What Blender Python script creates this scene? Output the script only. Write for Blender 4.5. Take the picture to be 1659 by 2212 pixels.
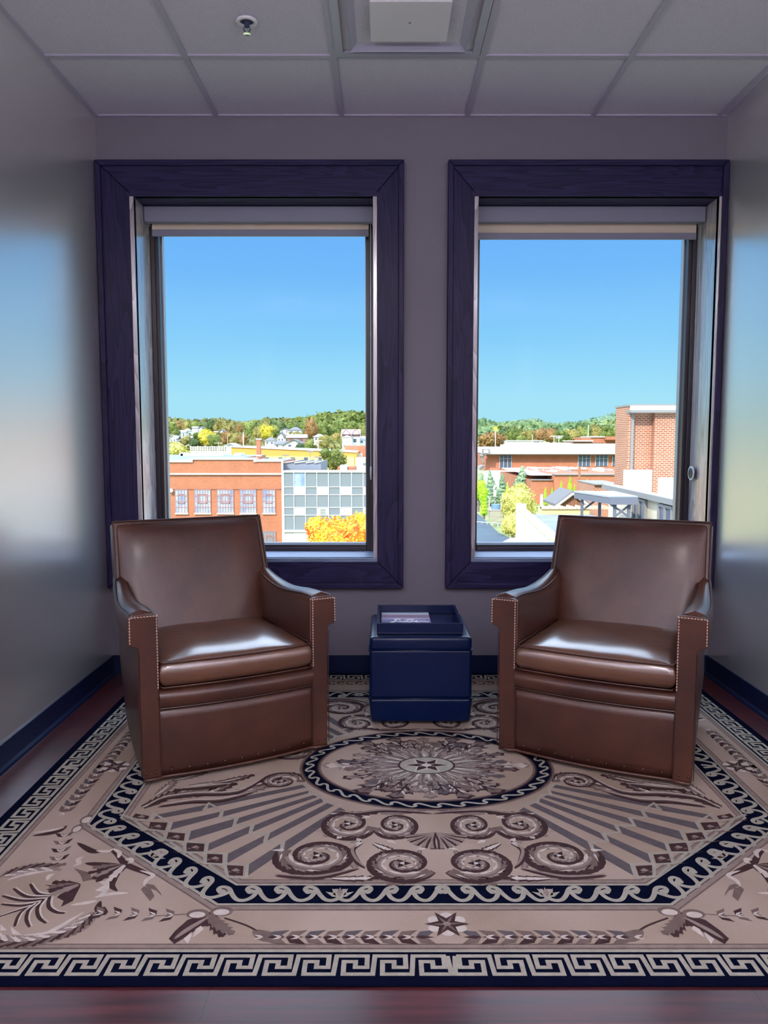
import bpy, bmesh, math, random
from mathutils import Vector, Matrix, noise
random.seed(7)
for o in list(bpy.data.objects): bpy.data.objects.remove(o)
SC = bpy.context.scene
COL = SC.collection

# ------------------------------------------------------------ camera
FPX, CX, CY, HC = 1700.0, 829.5, 1106.0, 1.21
PITCH = math.atan(156 / 1700.0)
CP, SP = math.cos(PITCH), math.sin(PITCH)
cam_data = bpy.data.cameras.new('camera')
cam_data.sensor_fit = 'HORIZONTAL'; cam_data.sensor_width = 36.0
cam_data.lens = FPX * 36.0 / 1659.0
cam_data.clip_start = 0.05; cam_data.clip_end = 6000
cam = bpy.data.objects.new('camera', cam_data); COL.objects.link(cam)
cam.location = (0, 0, HC); cam.rotation_euler = (math.pi / 2 - PITCH, 0, 0)
SC.camera = cam

# ------------------------------------------------------------ world, sun, exposure
SC.view_settings.view_transform = 'Standard'
try: SC.view_settings.look = 'None'
except Exception: pass
SC.view_settings.gamma = 1.0
SC.view_settings.exposure = 0.0
try: SC.view_settings.use_curve_mapping = False
except Exception: pass
SKY_STRENGTH = 1.0
SUN_STRENGTH = 5.0
FILL_PANEL_W = 23.0
FILL_UPLIGHT_W = 94.0
W = bpy.data.worlds.new('sky'); SC.world = W; W.use_nodes = True
nt = W.node_tree; nt.nodes.clear()
out = nt.nodes.new('ShaderNodeOutputWorld'); bg = nt.nodes.new('ShaderNodeBackground')
tc = nt.nodes.new('ShaderNodeTexCoord'); sx = nt.nodes.new('ShaderNodeSeparateXYZ')
cr = nt.nodes.new('ShaderNodeValToRGB')
nt.links.new(tc.outputs['Generated'], sx.inputs[0]); nt.links.new(sx.outputs['Z'], cr.inputs[0])
nt.links.new(cr.outputs[0], bg.inputs[0]); nt.links.new(bg.outputs[0], out.inputs[0])
bg.inputs[1].default_value = SKY_STRENGTH
e = cr.color_ramp.elements
e[0].position = 0.0; e[0].color = (.42, .80, .93, 1)
e[1].position = 1.0; e[1].color = (.55, 1.15, 2.3, 1)
for p, c in ((.05, (.40, .80, .95)), (.12, (.26, .65, .97)), (.20, (.18, .51, .96)), (.26, (.16, .47, .96)),
             (.36, (1.5, 2.0, 2.8)), (.50, (3.4, 4.1, 5.0)), (.75, (3.2, 3.9, 5.0))):
    k = e.new(p); k.color = (*c, 1)
sun_d = bpy.data.lights.new('sun', 'SUN'); sun_d.energy = SUN_STRENGTH; sun_d.angle = math.radians(.6)
sun_d.color = (1.0, .95, .86)
sun = bpy.data.objects.new('sun', sun_d); COL.objects.link(sun)
sun.rotation_euler = (math.radians(52), 0, math.radians(-28))   # from behind the camera, high, to the left

# ------------------------------------------------------------ helpers
def at(x, y, Y):
    """point seen at photograph position x,y on the plane Y metres ahead"""
    o = (CY - y) / FPX; zc = Y / (CP + o * SP)
    return Vector(((x - CX) / FPX * zc, Y, HC + (o * CP - SP) * zc))
def props(o, label=None, cat=None, group=None, kind=None):
    if label: o['label'] = label
    if cat: o['category'] = cat
    if group: o['group'] = group
    if kind: o['kind'] = kind
    return o
def thing(name, label=None, cat=None, loc=(0, 0, 0), rotz=0, group=None, kind=None):
    o = bpy.data.objects.new(name, None); COL.objects.link(o)
    o.empty_display_size = .1
    o.location = loc; o.rotation_euler = (0, 0, rotz)
    return props(o, label, cat, group, kind)
def link(name, me, mats, parent=None):
    o = bpy.data.objects.new(name, me); COL.objects.link(o)
    for m in (mats if isinstance(mats, (list, tuple)) else [mats]): me.materials.append(m)
    if parent is not None: o.parent = parent
    return o
def obj(name, bm, mats, parent=None, smooth=False, bevel=0, seg=2, sub=0, angle=40):
    bmesh.ops.recalc_face_normals(bm, faces=bm.faces)
    me = bpy.data.meshes.new(name); bm.to_mesh(me); bm.free()
    o = link(name, me, mats, parent)
    if smooth or bevel or sub:
        me.polygons.foreach_set('use_smooth', [True] * len(me.polygons))
    if bevel:
        b = o.modifiers.new('b', 'BEVEL'); b.width = bevel; b.segments = seg; b.limit_method = 'ANGLE'; b.angle_limit = math.radians(30)
        try: b.harden_normals = True
        except Exception: pass
    if sub:
        s = o.modifiers.new('s', 'SUBSURF'); s.levels = sub; s.render_levels = sub
    return o
def raw(name, vs, fs, mats, parent=None, mi=None, smooth=False):
    me = bpy.data.meshes.new(name); me.from_pydata(vs, [], fs)
    o = link(name, me, mats, parent)
    if mi: me.polygons.foreach_set('material_index', mi)
    if smooth: me.polygons.foreach_set('use_smooth', [True] * len(me.polygons))
    me.update(); return o
def box(bm, x0, x1, y0, y1, z0, z1, mi=0):
    v = [bm.verts.new(p) for p in ((x0, y0, z0), (x1, y0, z0), (x1, y1, z0), (x0, y1, z0), (x0, y0, z1), (x1, y0, z1), (x1, y1, z1), (x0, y1, z1))]
    for q in ((0, 3, 2, 1), (4, 5, 6, 7), (0, 1, 5, 4), (1, 2, 6, 5), (2, 3, 7, 6), (3, 0, 4, 7)):
        f = bm.faces.new([v[i] for i in q]); f.material_index = mi
    return v
def prism(bm, poly, d, axis='Y', lo=0.0, mi=0):
    """extrude a 2D polygon: axis Y -> poly is (x,z), Z -> (x,y), X -> (y,z)"""
    def P(a, b, t): return {'Y': (a, t, b), 'Z': (a, b, t), 'X': (t, a, b)}[axis]
    A = [bm.verts.new(P(a, b, lo)) for a, b in poly]; B = [bm.verts.new(P(a, b, lo + d)) for a, b in poly]
    n = len(poly)
    fs = [bm.faces.new(A), bm.faces.new(B[::-1])]
    for i in range(n): fs.append(bm.faces.new((A[i], B[i], B[(i + 1) % n], A[(i + 1) % n])))
    for f in fs: f.material_index = mi
def tube(bm, pts, r, n=8, mi=0, cap=True):
    pts = [Vector(p) for p in pts]; rings = []
    for i, p in enumerate(pts):
        d = (pts[min(i + 1, len(pts) - 1)] - pts[max(i - 1, 0)]).normalized()
        u = d.cross(Vector((0, 0, 1)))
        if u.length < .1: u = d.cross(Vector((1, 0, 0)))
        u.normalize(); w = d.cross(u)
        rr = r[i] if isinstance(r, (list, tuple)) else r
        rings.append([bm.verts.new(p + (u * math.cos(2 * math.pi * k / n) + w * math.sin(2 * math.pi * k / n)) * rr) for k in range(n)])
    for a, b in zip(rings, rings[1:]):
        for k in range(n):
            f = bm.faces.new((a[k], a[(k + 1) % n], b[(k + 1) % n], b[k])); f.material_index = mi
    if cap:
        bm.faces.new(rings[0]).material_index = mi; bm.faces.new(rings[-1][::-1]).material_index = mi
def lathe(bm, prof, c=(0, 0, 0), n=24, mi=0):
    c = Vector(c); R = [[bm.verts.new(c + Vector((r * math.cos(2 * math.pi * k / n), r * math.sin(2 * math.pi * k / n), z))) for k in range(n)] for r, z in prof]
    for a, b in zip(R, R[1:]):
        for k in range(n):
            f = bm.faces.new((a[k], a[(k + 1) % n], b[(k + 1) % n], b[k])); f.material_index = mi
    for q in (R[0], R[-1]):
        if (q[0].co - q[n // 2].co).length > 1e-5: bm.faces.new(q).material_index = mi
def NB(): return bmesh.new()

# ------------------------------------------------------------ materials
MATS = {}
def pm(name, col, rough=.5, col2=None, nscale=6, stretch=(1, 1, 1), bump=0, bscale=60, metal=0, coat=0, cior=1.5, spec=.5, detail=4, lo=.35, hi=.65, sheen=0, croug=.15, bstretch=None):
    m = bpy.data.materials.new(name); m.use_nodes = True; t = m.node_tree; b = t.nodes['Principled BSDF']
    b.inputs['Base Color'].default_value = (*col, 1); b.inputs['Roughness'].default_value = rough
    b.inputs['Metallic'].default_value = metal; b.inputs['Specular IOR Level'].default_value = spec
    if coat: b.inputs['Coat Weight'].default_value = coat; b.inputs['Coat Roughness'].default_value = croug; b.inputs['Coat IOR'].default_value = cior
    if sheen: b.inputs['Sheen Weight'].default_value = sheen
    if col2 or bump: c = t.nodes.new('ShaderNodeTexCoord')
    if col2:
        mp = t.nodes.new('ShaderNodeMapping'); mp.inputs['Scale'].default_value = stretch
        n = t.nodes.new('ShaderNodeTexNoise'); n.inputs['Scale'].default_value = nscale; n.inputs['Detail'].default_value = detail
        r = t.nodes.new('ShaderNodeValToRGB'); r.color_ramp.elements[0].color = (*col, 1); r.color_ramp.elements[1].color = (*col2, 1)
        r.color_ramp.elements[0].position = lo; r.color_ramp.elements[1].position = hi
        t.links.new(c.outputs['Object'], mp.inputs[0]); t.links.new(mp.outputs[0], n.inputs[0]); t.links.new(n.outputs[0], r.inputs[0]); t.links.new(r.outputs[0], b.inputs['Base Color'])
    if bump:
        mp2 = t.nodes.new('ShaderNodeMapping'); mp2.inputs['Scale'].default_value = bstretch or (1, 1, 1)
        n2 = t.nodes.new('ShaderNodeTexNoise'); n2.inputs['Scale'].default_value = bscale; n2.inputs['Detail'].default_value = 3
        bb = t.nodes.new('ShaderNodeBump'); bb.inputs['Strength'].default_value = bump; bb.inputs['Distance'].default_value = .01
        t.links.new(c.outputs['Object'], mp2.inputs[0]); t.links.new(mp2.outputs[0], n2.inputs[0]); t.links.new(n2.outputs[0], bb.inputs['Height']); t.links.new(bb.outputs[0], b.inputs['Normal'])
    MATS[name] = m; return m
def wood(name, c1, c2, axis, rough=.3, scale=1.0, coat=.3, croug=.25, cior=1.5, spec=.5):
    """open-grained oak, grain along axis"""
    m = bpy.data.materials.new(name); m.use_nodes = True; t = m.node_tree; b = t.nodes['Principled BSDF']
    c = t.nodes.new('ShaderNodeTexCoord'); mp = t.nodes.new('ShaderNodeMapping')
    s = [9.0, 9.0, 9.0]; s['XYZ'.index(axis)] = .8; mp.inputs['Scale'].default_value = [v * scale for v in s]
    n = t.nodes.new('ShaderNodeTexNoise'); n.inputs['Scale'].default_value = 1.0; n.inputs['Detail'].default_value = 2.5; n.inputs['Distortion'].default_value = .6
    ml = t.nodes.new('ShaderNodeMath'); ml.operation = 'MULTIPLY'; ml.inputs[1].default_value = 11.0
    fr = t.nodes.new('ShaderNodeMath'); fr.operation = 'FRACT'
    mp2 = t.nodes.new('ShaderNodeMapping'); s2 = [170.0] * 3; s2['XYZ'.index(axis)] = 5.0; mp2.inputs['Scale'].default_value = s2
    n2 = t.nodes.new('ShaderNodeTexNoise'); n2.inputs['Scale'].default_value = 1.0; n2.inputs['Detail'].default_value = 2
    ad = t.nodes.new('ShaderNodeMath'); ad.operation = 'MULTIPLY_ADD'; ad.inputs[1].default_value = .55
    sb = t.nodes.new('ShaderNodeMath'); sb.operation = 'SUBTRACT'; sb.inputs[1].default_value = .28
    r = t.nodes.new('ShaderNodeValToRGB'); r.color_ramp.elements[0].position = .08; r.color_ramp.elements[1].position = .75
    r.color_ramp.elements[0].color = (*c1, 1); r.color_ramp.elements[1].color = (*c2, 1)
    L = t.links.new
    L(c.outputs['Object'], mp.inputs[0]); L(mp.outputs[0], n.inputs[0]); L(n.outputs[0], ml.inputs[0]); L(ml.outputs[0], fr.inputs[0])
    L(c.outputs['Object'], mp2.inputs[0]); L(mp2.outputs[0], n2.inputs[0])
    L(fr.outputs[0], ad.inputs[0]); L(n2.outputs[0], sb.inputs[0]); L(sb.outputs[0], ad.inputs[2]); L(ad.outputs[0], r.inputs[0]); L(r.outputs[0], b.inputs['Base Color'])
    bu = t.nodes.new('ShaderNodeBump'); bu.inputs['Strength'].default_value = .25; bu.inputs['Distance'].default_value = .002
    L(ad.outputs[0], bu.inputs['Height']); L(bu.outputs[0], b.inputs['Normal'])
    b.inputs['Specular IOR Level'].default_value = spec; b.inputs['Roughness'].default_value = rough; b.inputs['Coat Weight'].default_value = coat; b.inputs['Coat Roughness'].default_value = croug; b.inputs['Coat IOR'].default_value = cior
    return m
def brickmat(name, c1, c2, mortar, bw=.2, bh=.075, ms=.012, rough=.85, off=(0, 0, 0)):
    m = bpy.data.materials.new(name); m.use_nodes = True; t = m.node_tree; b = t.nodes['Principled BSDF']
    c = t.nodes.new('ShaderNodeTexCoord'); s = t.nodes.new('ShaderNodeSeparateXYZ'); a = t.nodes.new('ShaderNodeMath'); a.operation = 'ADD'
    q = t.nodes.new('ShaderNodeCombineXYZ'); br = t.nodes.new('ShaderNodeTexBrick'); L = t.links.new
    L(c.outputs['Object'], s.inputs[0]); L(s.outputs['X'], a.inputs[0]); L(s.outputs['Y'], a.inputs[1]); L(a.outputs[0], q.inputs['X']); L(s.outputs['Z'], q.inputs['Y'])
    L(q.outputs[0], br.inputs['Vector'])
    br.inputs['Color1'].default_value = (*c1, 1); br.inputs['Color2'].default_value = (*c2, 1); br.inputs['Mortar'].default_value = (*mortar, 1)
    br.inputs['Scale'].default_value = 1.0; br.inputs['Mortar Size'].default_value = ms; br.inputs['Brick Width'].default_value = bw; br.inputs['Row Height'].default_value = bh
    n = t.nodes.new('ShaderNodeTexNoise'); n.inputs['Scale'].default_value = .6; n.inputs['Detail'].default_value = 5; L(c.outputs['Object'], n.inputs[0])
    mx = t.nodes.new('ShaderNodeMix'); mx.data_type = 'RGBA'; mx.blend_type = 'MULTIPLY'; mx.inputs[0].default_value = .35
    L(br.outputs[0], mx.inputs[6]); L(n.outputs[0], mx.inputs[7]); L(mx.outputs[2], b.inputs['Base Color']); b.inputs['Roughness'].default_value = rough
    return m
def leafmat(name, c1, c2, c3, scale=1.2):
    m = bpy.data.materials.new(name); m.use_nodes = True; t = m.node_tree; b = t.nodes['Principled BSDF']; L = t.links.new
    g = t.nodes.new('ShaderNodeNewGeometry'); n = t.nodes.new('ShaderNodeTexNoise'); n.inputs['Scale'].default_value = scale; n.inputs['Detail'].default_value = 3
    r = t.nodes.new('ShaderNodeValToRGB'); e = r.color_ramp.elements
    e[0].position = .3; e[0].color = (*c1, 1); e[1].position = .72; e[1].color = (*c3, 1); k = e.new(.5); k.color = (*c2, 1)
    L(g.outputs['Position'], n.inputs[0]); L(n.outputs[0], r.inputs[0]); L(r.outputs[0], b.inputs['Base Color'])
    b.inputs['Roughness'].default_value = .8; b.inputs['Specular IOR Level'].default_value = .15
    return m

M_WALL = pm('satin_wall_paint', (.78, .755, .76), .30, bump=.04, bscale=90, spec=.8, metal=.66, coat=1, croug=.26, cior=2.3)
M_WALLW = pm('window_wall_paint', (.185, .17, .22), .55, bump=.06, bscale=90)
M_TILE = pm('ceiling_tile', (.72, .69, .80), .9, (.58, .555, .66), 260, bump=.35, bscale=220, spec=.1)
M_GRID = pm('ceiling_grid_metal', (.44, .42, .55), .5)
M_BASE = pm('vinyl_base', (.002, .010, .050), .32)
M_TRIMV = wood('stained_oak_upright', (.003, .004, .030), (.026, .018, .078), 'Z', rough=.5, coat=.08, spec=.25)  # brown oak; navy cast of lens haze mixed into this colour and the next
M_TRIMH = wood('stained_oak_level', (.003, .004, .032), (.024, .018, .080), 'X', rough=.5, coat=.08, spec=.25)
M_JAMB = wood('stained_oak_jamb', (.20, .17, .20), (.55, .49, .53), 'Z', rough=.25, coat=1, croug=.18, cior=2.3)  # window reflection on the jamb is put into this lighter wood colour
M_SILL = wood('stained_oak_sill', (.10, .14, .26), (.20, .26, .42), 'X', rough=.45, coat=.6, croug=.35, cior=1.8)  # sky reflection on the sill is painted in as blue wood colour
M_SASH = pm('bronze_sash', (.030, .020, .030), .3, spec=.5)
M_SASHO = pm('aluminium_stop', (.38, .39, .42), .35, metal=.4)
M_CASS = pm('shade_cassette', (.25, .26, .35), .5)
M_SHADE = pm('shade_fabric', (.72, .62, .50), .8)
M_CHAIN = pm('bead_chain_metal', (.35, .35, .42), .3, metal=.8)
M_BLACK = pm('black_plastic', (.015, .015, .018), .35)
M_WHITEP = pm('white_enamel', (.75, .74, .80), .35)
M_VENT = pm('vent_enamel', (.42, .42, .54), .4)
M_DARK = pm('dark_void', (.04, .05, .13), .8)
M_CHROME = pm('chrome', (.75, .75, .8), .15, metal=1)
M_LEATHER = pm('brown_leather', (.046, .015, .011), .42, (.102, .034, .018), 4.5, bump=.10, bscale=170, coat=.30, lo=.3, hi=.75, croug=.2)
M_LEATHER2 = pm('worn_leather', (.090, .032, .017), .30, (.19, .075, .034), 5, bump=.12, bscale=26, coat=.8, lo=.3, hi=.75, croug=.20, cior=2.0)
M_WELT = pm('leather_welt', (.05, .018, .014), .4)
M_STITCH = pm('pale_stitching', (.70, .50, .40), .45)
M_NAIL = pm('bronze_nail', (.10, .045, .03), .3, metal=.6)
M_OTTO = pm('navy_leather', (.001, .009, .055), .30, bump=.10, bscale=70, coat=.12, spec=.3)
M_TRAY = pm('navy_lacquer', (.001, .009, .055), .25, coat=.1, spec=.3)
M_PAPER = pm('paper_edge', (.7, .68, .7), .6)

# floor: dark red-brown boards running left to right
def floormat():
    m = bpy.data.materials.new('cherry_planks'); m.use_nodes = True; t = m.node_tree; b = t.nodes['Principled BSDF']; L = t.links.new
    c = t.nodes.new('ShaderNodeTexCoord'); br = t.nodes.new('ShaderNodeTexBrick')
    mo = t.nodes.new('ShaderNodeMapping'); mo.inputs['Location'].default_value = (-.215 + 1.2, -.02, 0)
    L(c.outputs['Object'], mo.inputs[0]); L(mo.outputs[0], br.inputs['Vector'])
    br.inputs['Color1'].default_value = (.062, .014, .020, 1); br.inputs['Color2'].default_value = (.095, .021, .026, 1); br.inputs['Mortar'].default_value = (.02, .008, .01, 1)
    br.inputs['Scale'].default_value = 1; br.inputs['Mortar Size'].default_value = .0012; br.inputs['Brick Width'].default_value = 1.2; br.inputs['Row Height'].default_value = .19
    mp = t.nodes.new('ShaderNodeMapping'); mp.inputs['Scale'].default_value = (2.2, 26, 1); n = t.nodes.new('ShaderNodeTexNoise'); n.inputs['Scale'].default_value = 1.6; n.inputs['Detail'].default_value = 5
    L(c.outputs['Object'], mp.inputs[0]); L(mp.outputs[0], n.inputs[0])
    r = t.nodes.new('ShaderNodeValToRGB'); r.color_ramp.elements[0].position = .3; r.color_ramp.elements[0].color = (.45, .42, .45, 1); r.color_ramp.elements[1].position = .7; r.color_ramp.elements[1].color = (1.3, 1.2, 1.1, 1)
    L(n.outputs[0], r.inputs[0])
    mx = t.nodes.new('ShaderNodeMix'); mx.data_type = 'RGBA'; mx.blend_type = 'MULTIPLY'; mx.inputs[0].default_value = 1
    L(br.outputs[0], mx.inputs[6]); L(r.outputs[0], mx.inputs[7]); L(mx.outputs[2], b.inputs['Base Color'])
    rr = t.nodes.new('ShaderNodeMapRange'); rr.inputs['To Min'].default_value = .28; rr.inputs['To Max'].default_value = .42
    L(n.outputs[0], rr.inputs[0]); L(rr.outputs[0], b.inputs['Roughness'])
    b.inputs['Coat Weight'].default_value = .35; b.inputs['Specular IOR Level'].default_value = .3; b.inputs['Coat Roughness'].default_value = .18
    return m
M_FLOOR = floormat()
def glassmat(name, gl=.06, tint=(.97, .985, 1)):
    m = bpy.data.materials.new(name); m.use_nodes = True; t = m.node_tree; t.nodes.clear()
    o = t.nodes.new('ShaderNodeOutputMaterial'); mx = t.nodes.new('ShaderNodeMixShader'); tr = t.nodes.new('ShaderNodeBsdfTransparent'); g = t.nodes.new('ShaderNodeBsdfGlossy')
    tr.inputs[0].default_value = (*tint, 1); g.inputs['Roughness'].default_value = .02; g.inputs[0].default_value = (.8, .8, .8, 1)
    mx.inputs[0].default_value = gl
    t.links.new(tr.outputs[0], mx.inputs[1]); t.links.new(g.outputs[0], mx.inputs[2]); t.links.new(mx.outputs[0], o.inputs[0]); return m
M_GLASS = glassmat('window_glass', .004)

# ------------------------------------------------------------ room shell
XL, XR, YW, YB, ZC = -1.405, 1.675, 3.99, -4.2, 2.776
W1 = (-1.22, -.054); W2 = (.461, 1.634); WZ = (.612, 2.39)
def S(name, bm, m, **k): return props(obj(name, bm, m, **k), kind='structure')
bm = NB(); box(bm, XL - .2, XR + .2, YB - .2, YW + .4, -.3, 0); S('floor', bm, M_FLOOR)
bm = NB(); box(bm, XL - .2, XL, YB - .2, YW, 0, ZC + .25); S('wall_left', bm, M_WALL)
bm = NB(); box(bm, XR, XR + .2, YB - .2, YW, 0, ZC + .25); S('wall_right', bm, M_WALL)
bm = NB(); box(bm, XL, XR, YB - .2, YB, 0, ZC + .25); S('wall_rear', bm, M_WALL)
bm = NB()
o_ = .02; xs = [XL - .2, W1[0] - o_, W1[1] + o_, W2[0] - o_, W2[1] + o_, XR + .2]
for a, b_ in ((0, 1), (2, 3), (4, 5)): box(bm, xs[a], xs[b_], YW, YW + .38, 0, ZC + .25)
for a, b_ in ((1, 2), (3, 4)):
    box(bm, xs[a], xs[b_], YW, YW + .38, 0, WZ[0] - o_); box(bm, xs[a], xs[b_], YW, YW + .38, WZ[1] + o_, ZC + .25)
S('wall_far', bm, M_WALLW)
# dropped ceiling: 0.61 m tiles on a T-bar grid
bm = NB(); gx = [-.816 + .61 * k for k in range(-1, 5)]; gy = [3.385 - .61 * k for k in range(-1, 13)]
box(bm, XL, XR, YB, YW, ZC + .004, ZC + .25)
S('ceiling', bm, M_TILE)
bm = NB()
for x in gx:
    if XL < x < XR: box(bm, x - .012, x + .012, YB, YW, ZC - .0035, ZC + .01)
for y in gy:
    if YB < y < YW: box(bm, XL, XR, y - .012, y + .012, ZC - .003, ZC + .009)
box(bm, XL, XL + .02, YB, YW, ZC - .0024, ZC + .012); box(bm, XR - .02, XR, YB, YW, ZC - .0024, ZC + .012); box(bm, XL, XR, YW - .02, YW, ZC - .0032, ZC + .01)
S('trim_1', bm, M_GRID)
for n, (a, b_, c, d) in {'baseboard_left': (XL, XL + .008, YB, YW), 'baseboard_right': (XR - .008, XR, YB, YW), 'baseboard_far': (XL + .008, XR - .008, YW - .008, YW)}.items():
    bm = NB(); box(bm, a, b_, c, d, 0, .10)
    if 'left' in n: prism(bm, [(XL, 0), (XL + .020, 0), (XL + .016, .008), (XL + .008, .018), (XL, .018)], YW - YB - .01, 'Y', YB)
    if 'right' in n: prism(bm, [(XR, 0), (XR - .020, 0), (XR - .016, .008), (XR - .008, .018), (XR, .018)], YW - YB - .01, 'Y', YB)
    S(n, bm, M_BASE)

# ------------------------------------------------------------ windows
def board(bm, quad, y0, y1):
    A = [bm.verts.new((x, y0, z)) for x, z in quad]; B = [bm.verts.new((x, y1, z)) for x, z in quad]
    bm.faces.new(A); bm.faces.new(B[::-1])
    for i in range(4): bm.faces.new((A[i], B[i], B[(i + 1) % 4], A[(i + 1) % 4]))
def window(name, ox, cx):
    r = thing(name, kind='structure', loc=((ox[0] + ox[1]) / 2, YW, WZ[0])); base = r.location
    def rel(bm):
        bmesh.ops.translate(bm, verts=bm.verts, vec=-Vector(base)); return bm
    (a, b_), (c, d) = ox, WZ; (A, B), (C, D) = cx, (.4575, 2.56)
    y0, y1 = 3.955, YW
    for nm, q, m, bd in (('left_casing', [(A, C), (a, c), (a, d), (A, D)], M_TRIMV, (A, A + .028, C, D)), ('right_casing', [(B, C), (B, D), (b_, d), (b_, c)], M_TRIMV, (B - .028, B, C, D)),
                     ('head_casing', [(A, D), (a, d), (b_, d), (B, D)], M_TRIMH, (A, B, D - .028, D)), ('apron_casing', [(A, C), (B, C), (b_, c), (a, c)], M_TRIMH, (A, B, C, C + .028))):
        bm = NB(); board(bm, q, y0, y1)
        x0, x1, z0, z1 = bd
        if x1 - x0 > .5: board(bm, [(x0, z1), (x0 + .028, z0), (x1 - .028, z0), (x1, z1)] if nm == 'head_casing' else [(x0, z0), (x1, z0), (x1 - .028, z1), (x0 + .028, z1)], y0 - .014, y0 + .001)
        else: board(bm, [(x0, z0), (x1, z0 + .028), (x1, z1 - .028), (x0, z1)] if 'left' in nm else [(x0, z0 + .028), (x1, z0), (x1, z1), (x0, z1 - .028)], y0 - .014, y0 + .001)
        obj(nm, rel(bm), m, r, bevel=.005)
    bm = NB(); box(bm, a - .02, a, y0 - .003, 4.23, c, d); obj('jamb', rel(bm), M_JAMB, r, bevel=.002)
    bm = NB(); box(bm, b_, b_ + .02, y0 - .003, 4.23, c, d); obj('jamb', rel(bm), M_JAMB, r, bevel=.002)
    bm = NB(); box(bm, a - .02, b_ + .02, y0 - .003, 4.23, d, d + .02); obj('head_jamb', rel(bm), M_TRIMH, r)
    bm = NB(); box(bm, a - .02, b_ + .02, y0 - .004, 4.24, c - .02, c); obj('sill', rel(bm), M_SILL, r, bevel=.002)
    # bronze sash with a stepped profile, light outer stop, pane
    g0, g1, h0, h1 = a + .040, b_ - .040, .6455, 2.292
    bm = NB()
    for (p, q, s_, t_) in ((a, g0, c, d), (g1, b_, c, d), (g0, g1, c, h0), (g0, g1, h1, d)): box(bm, p, q, 4.225, 4.275, s_, t_)
    for (p, q, s_, t_) in ((a, g0 - .018, c, d), (g1 + .018, b_, c, d), (g0, g1, c, h0 - .014), (g0, g1, h1 + .018, d)): box(bm, p, q, 4.212, 4.226, s_, t_)
    obj('sash_frame', rel(bm), M_SASH, r, bevel=.003)
    bm = NB()
    for (p, q, s_, t_) in ((a, g0 + .006, c, d), (g1 - .006, b_, c, d), (g0, g1, c, h0 + .003), (g0, g1, h1 - .003, d)): box(bm, p, q, 4.2755, 4.315, s_, t_)
    obj('outer_stop', rel(bm), M_SASHO, r)
    bm = NB(); box(bm, g0 + .004, g1 - .004, 4.290, 4.294, h0 + .002, h1 - .002); obj('glass_pane', rel(bm), M_GLASS, r)
    return r
window('window_1', W1, (XL + .002, .098)); window('window_2', W2, (.312, XR - .002))

def roller_shade(ox, drop, label):
    a, b_ = ox[0] + .003, ox[1] - .003
    r = thing('roller_shade', label, 'window shade', ((a + b_) / 2, 4.16, 2.39)); L0 = Vector(r.location)
    def P(bm): bmesh.ops.translate(bm, verts=bm.verts, vec=-L0); return bm
    bm = NB(); box(bm, a, b_, 4.11, 4.122, 2.312, 2.388); box(bm, a, b_, 4.122, 4.205, 2.376, 2.388); box(bm, a, b_, 4.122, 4.155, 2.312, 2.320)
    obj('cassette', P(bm), M_CASS, r, bevel=.003)
    for q in (a, b_ - .004): bm = NB(); box(bm, q, q + .004, 4.123, 4.205, 2.312, 2.375); obj('end_cap', P(bm), M_CASS, r)
    zb = drop
    bm = NB(); box(bm, a + .022, b_ - .022, 4.170, 4.173, zb + .034, 2.372); obj('shade_fabric', P(bm), M_SHADE, r)
    bm = NB(); box(bm, a + .022, b_ - .022, 4.165, 4.178, zb, zb + .033); obj('hem_bar', P(bm), M_CASS, r, bevel=.003)
    # looped bead chain on the right with its tension wheel
    xc = b_ - .012; zt, zl = 2.33, 1.035
    bm = NB()
    for dy in (-.016, .016):
        tube(bm, [(xc, 4.15 + dy, zl), (xc, 4.15 + dy, zt)], .0011, 5)
        for k in range(150):
            z = zl + (zt - zl) * k / 150; c = Vector((xc, 4.15 + dy, z)); s_ = .0028
            v = [bm.verts.new(c + Vector(q) * s_) for q in ((1, 0, 0), (0, 1, 0), (-1, 0, 0), (0, -1, 0), (0, 0, 1), (0, 0, -1))]
            for i in range(4): bm.faces.new((v[i], v[(i + 1) % 4], v[4])); bm.faces.new((v[(i + 1) % 4], v[i], v[5]))
    obj('bead_chain', P(bm), M_CHAIN, r)
    bm = NB(); lathe(bm, [(0, -.006), (.024, -.006), (.031, -.003), (.031, .003), (.024, .006), (0, .006)], n=28)
    bmesh.ops.rotate(bm, verts=bm.verts, cent=(0, 0, 0), matrix=Matrix.Rotation(math.pi / 2, 3, 'Y')); bmesh.ops.translate(bm, verts=bm.verts, vec=(xc, 4.15, zl))
    h = obj('tension_wheel', P(bm), M_BLACK, r, smooth=True); h['label'] = 'black round chain tension wheel'
    bm = NB(); lathe(bm, [(.031, -.0035), (.036, -.0035), (.036, .0035), (.031, .0035)], n=28)
    bmesh.ops.rotate(bm, verts=bm.verts, cent=(0, 0, 0), matrix=Matrix.Rotation(math.pi / 2, 3, 'Y')); bmesh.ops.translate(bm, verts=bm.verts, vec=(xc, 4.15, zl))
    obj('rim', P(bm), M_WHITEP, h)
    return r
roller_shade(W1, 2.254, 'rolled-up cream roller shade in grey cassette at the head of the left window')
roller_shade(W2, 2.238, 'rolled-up cream roller shade in grey cassette at the head of the right window')

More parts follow.
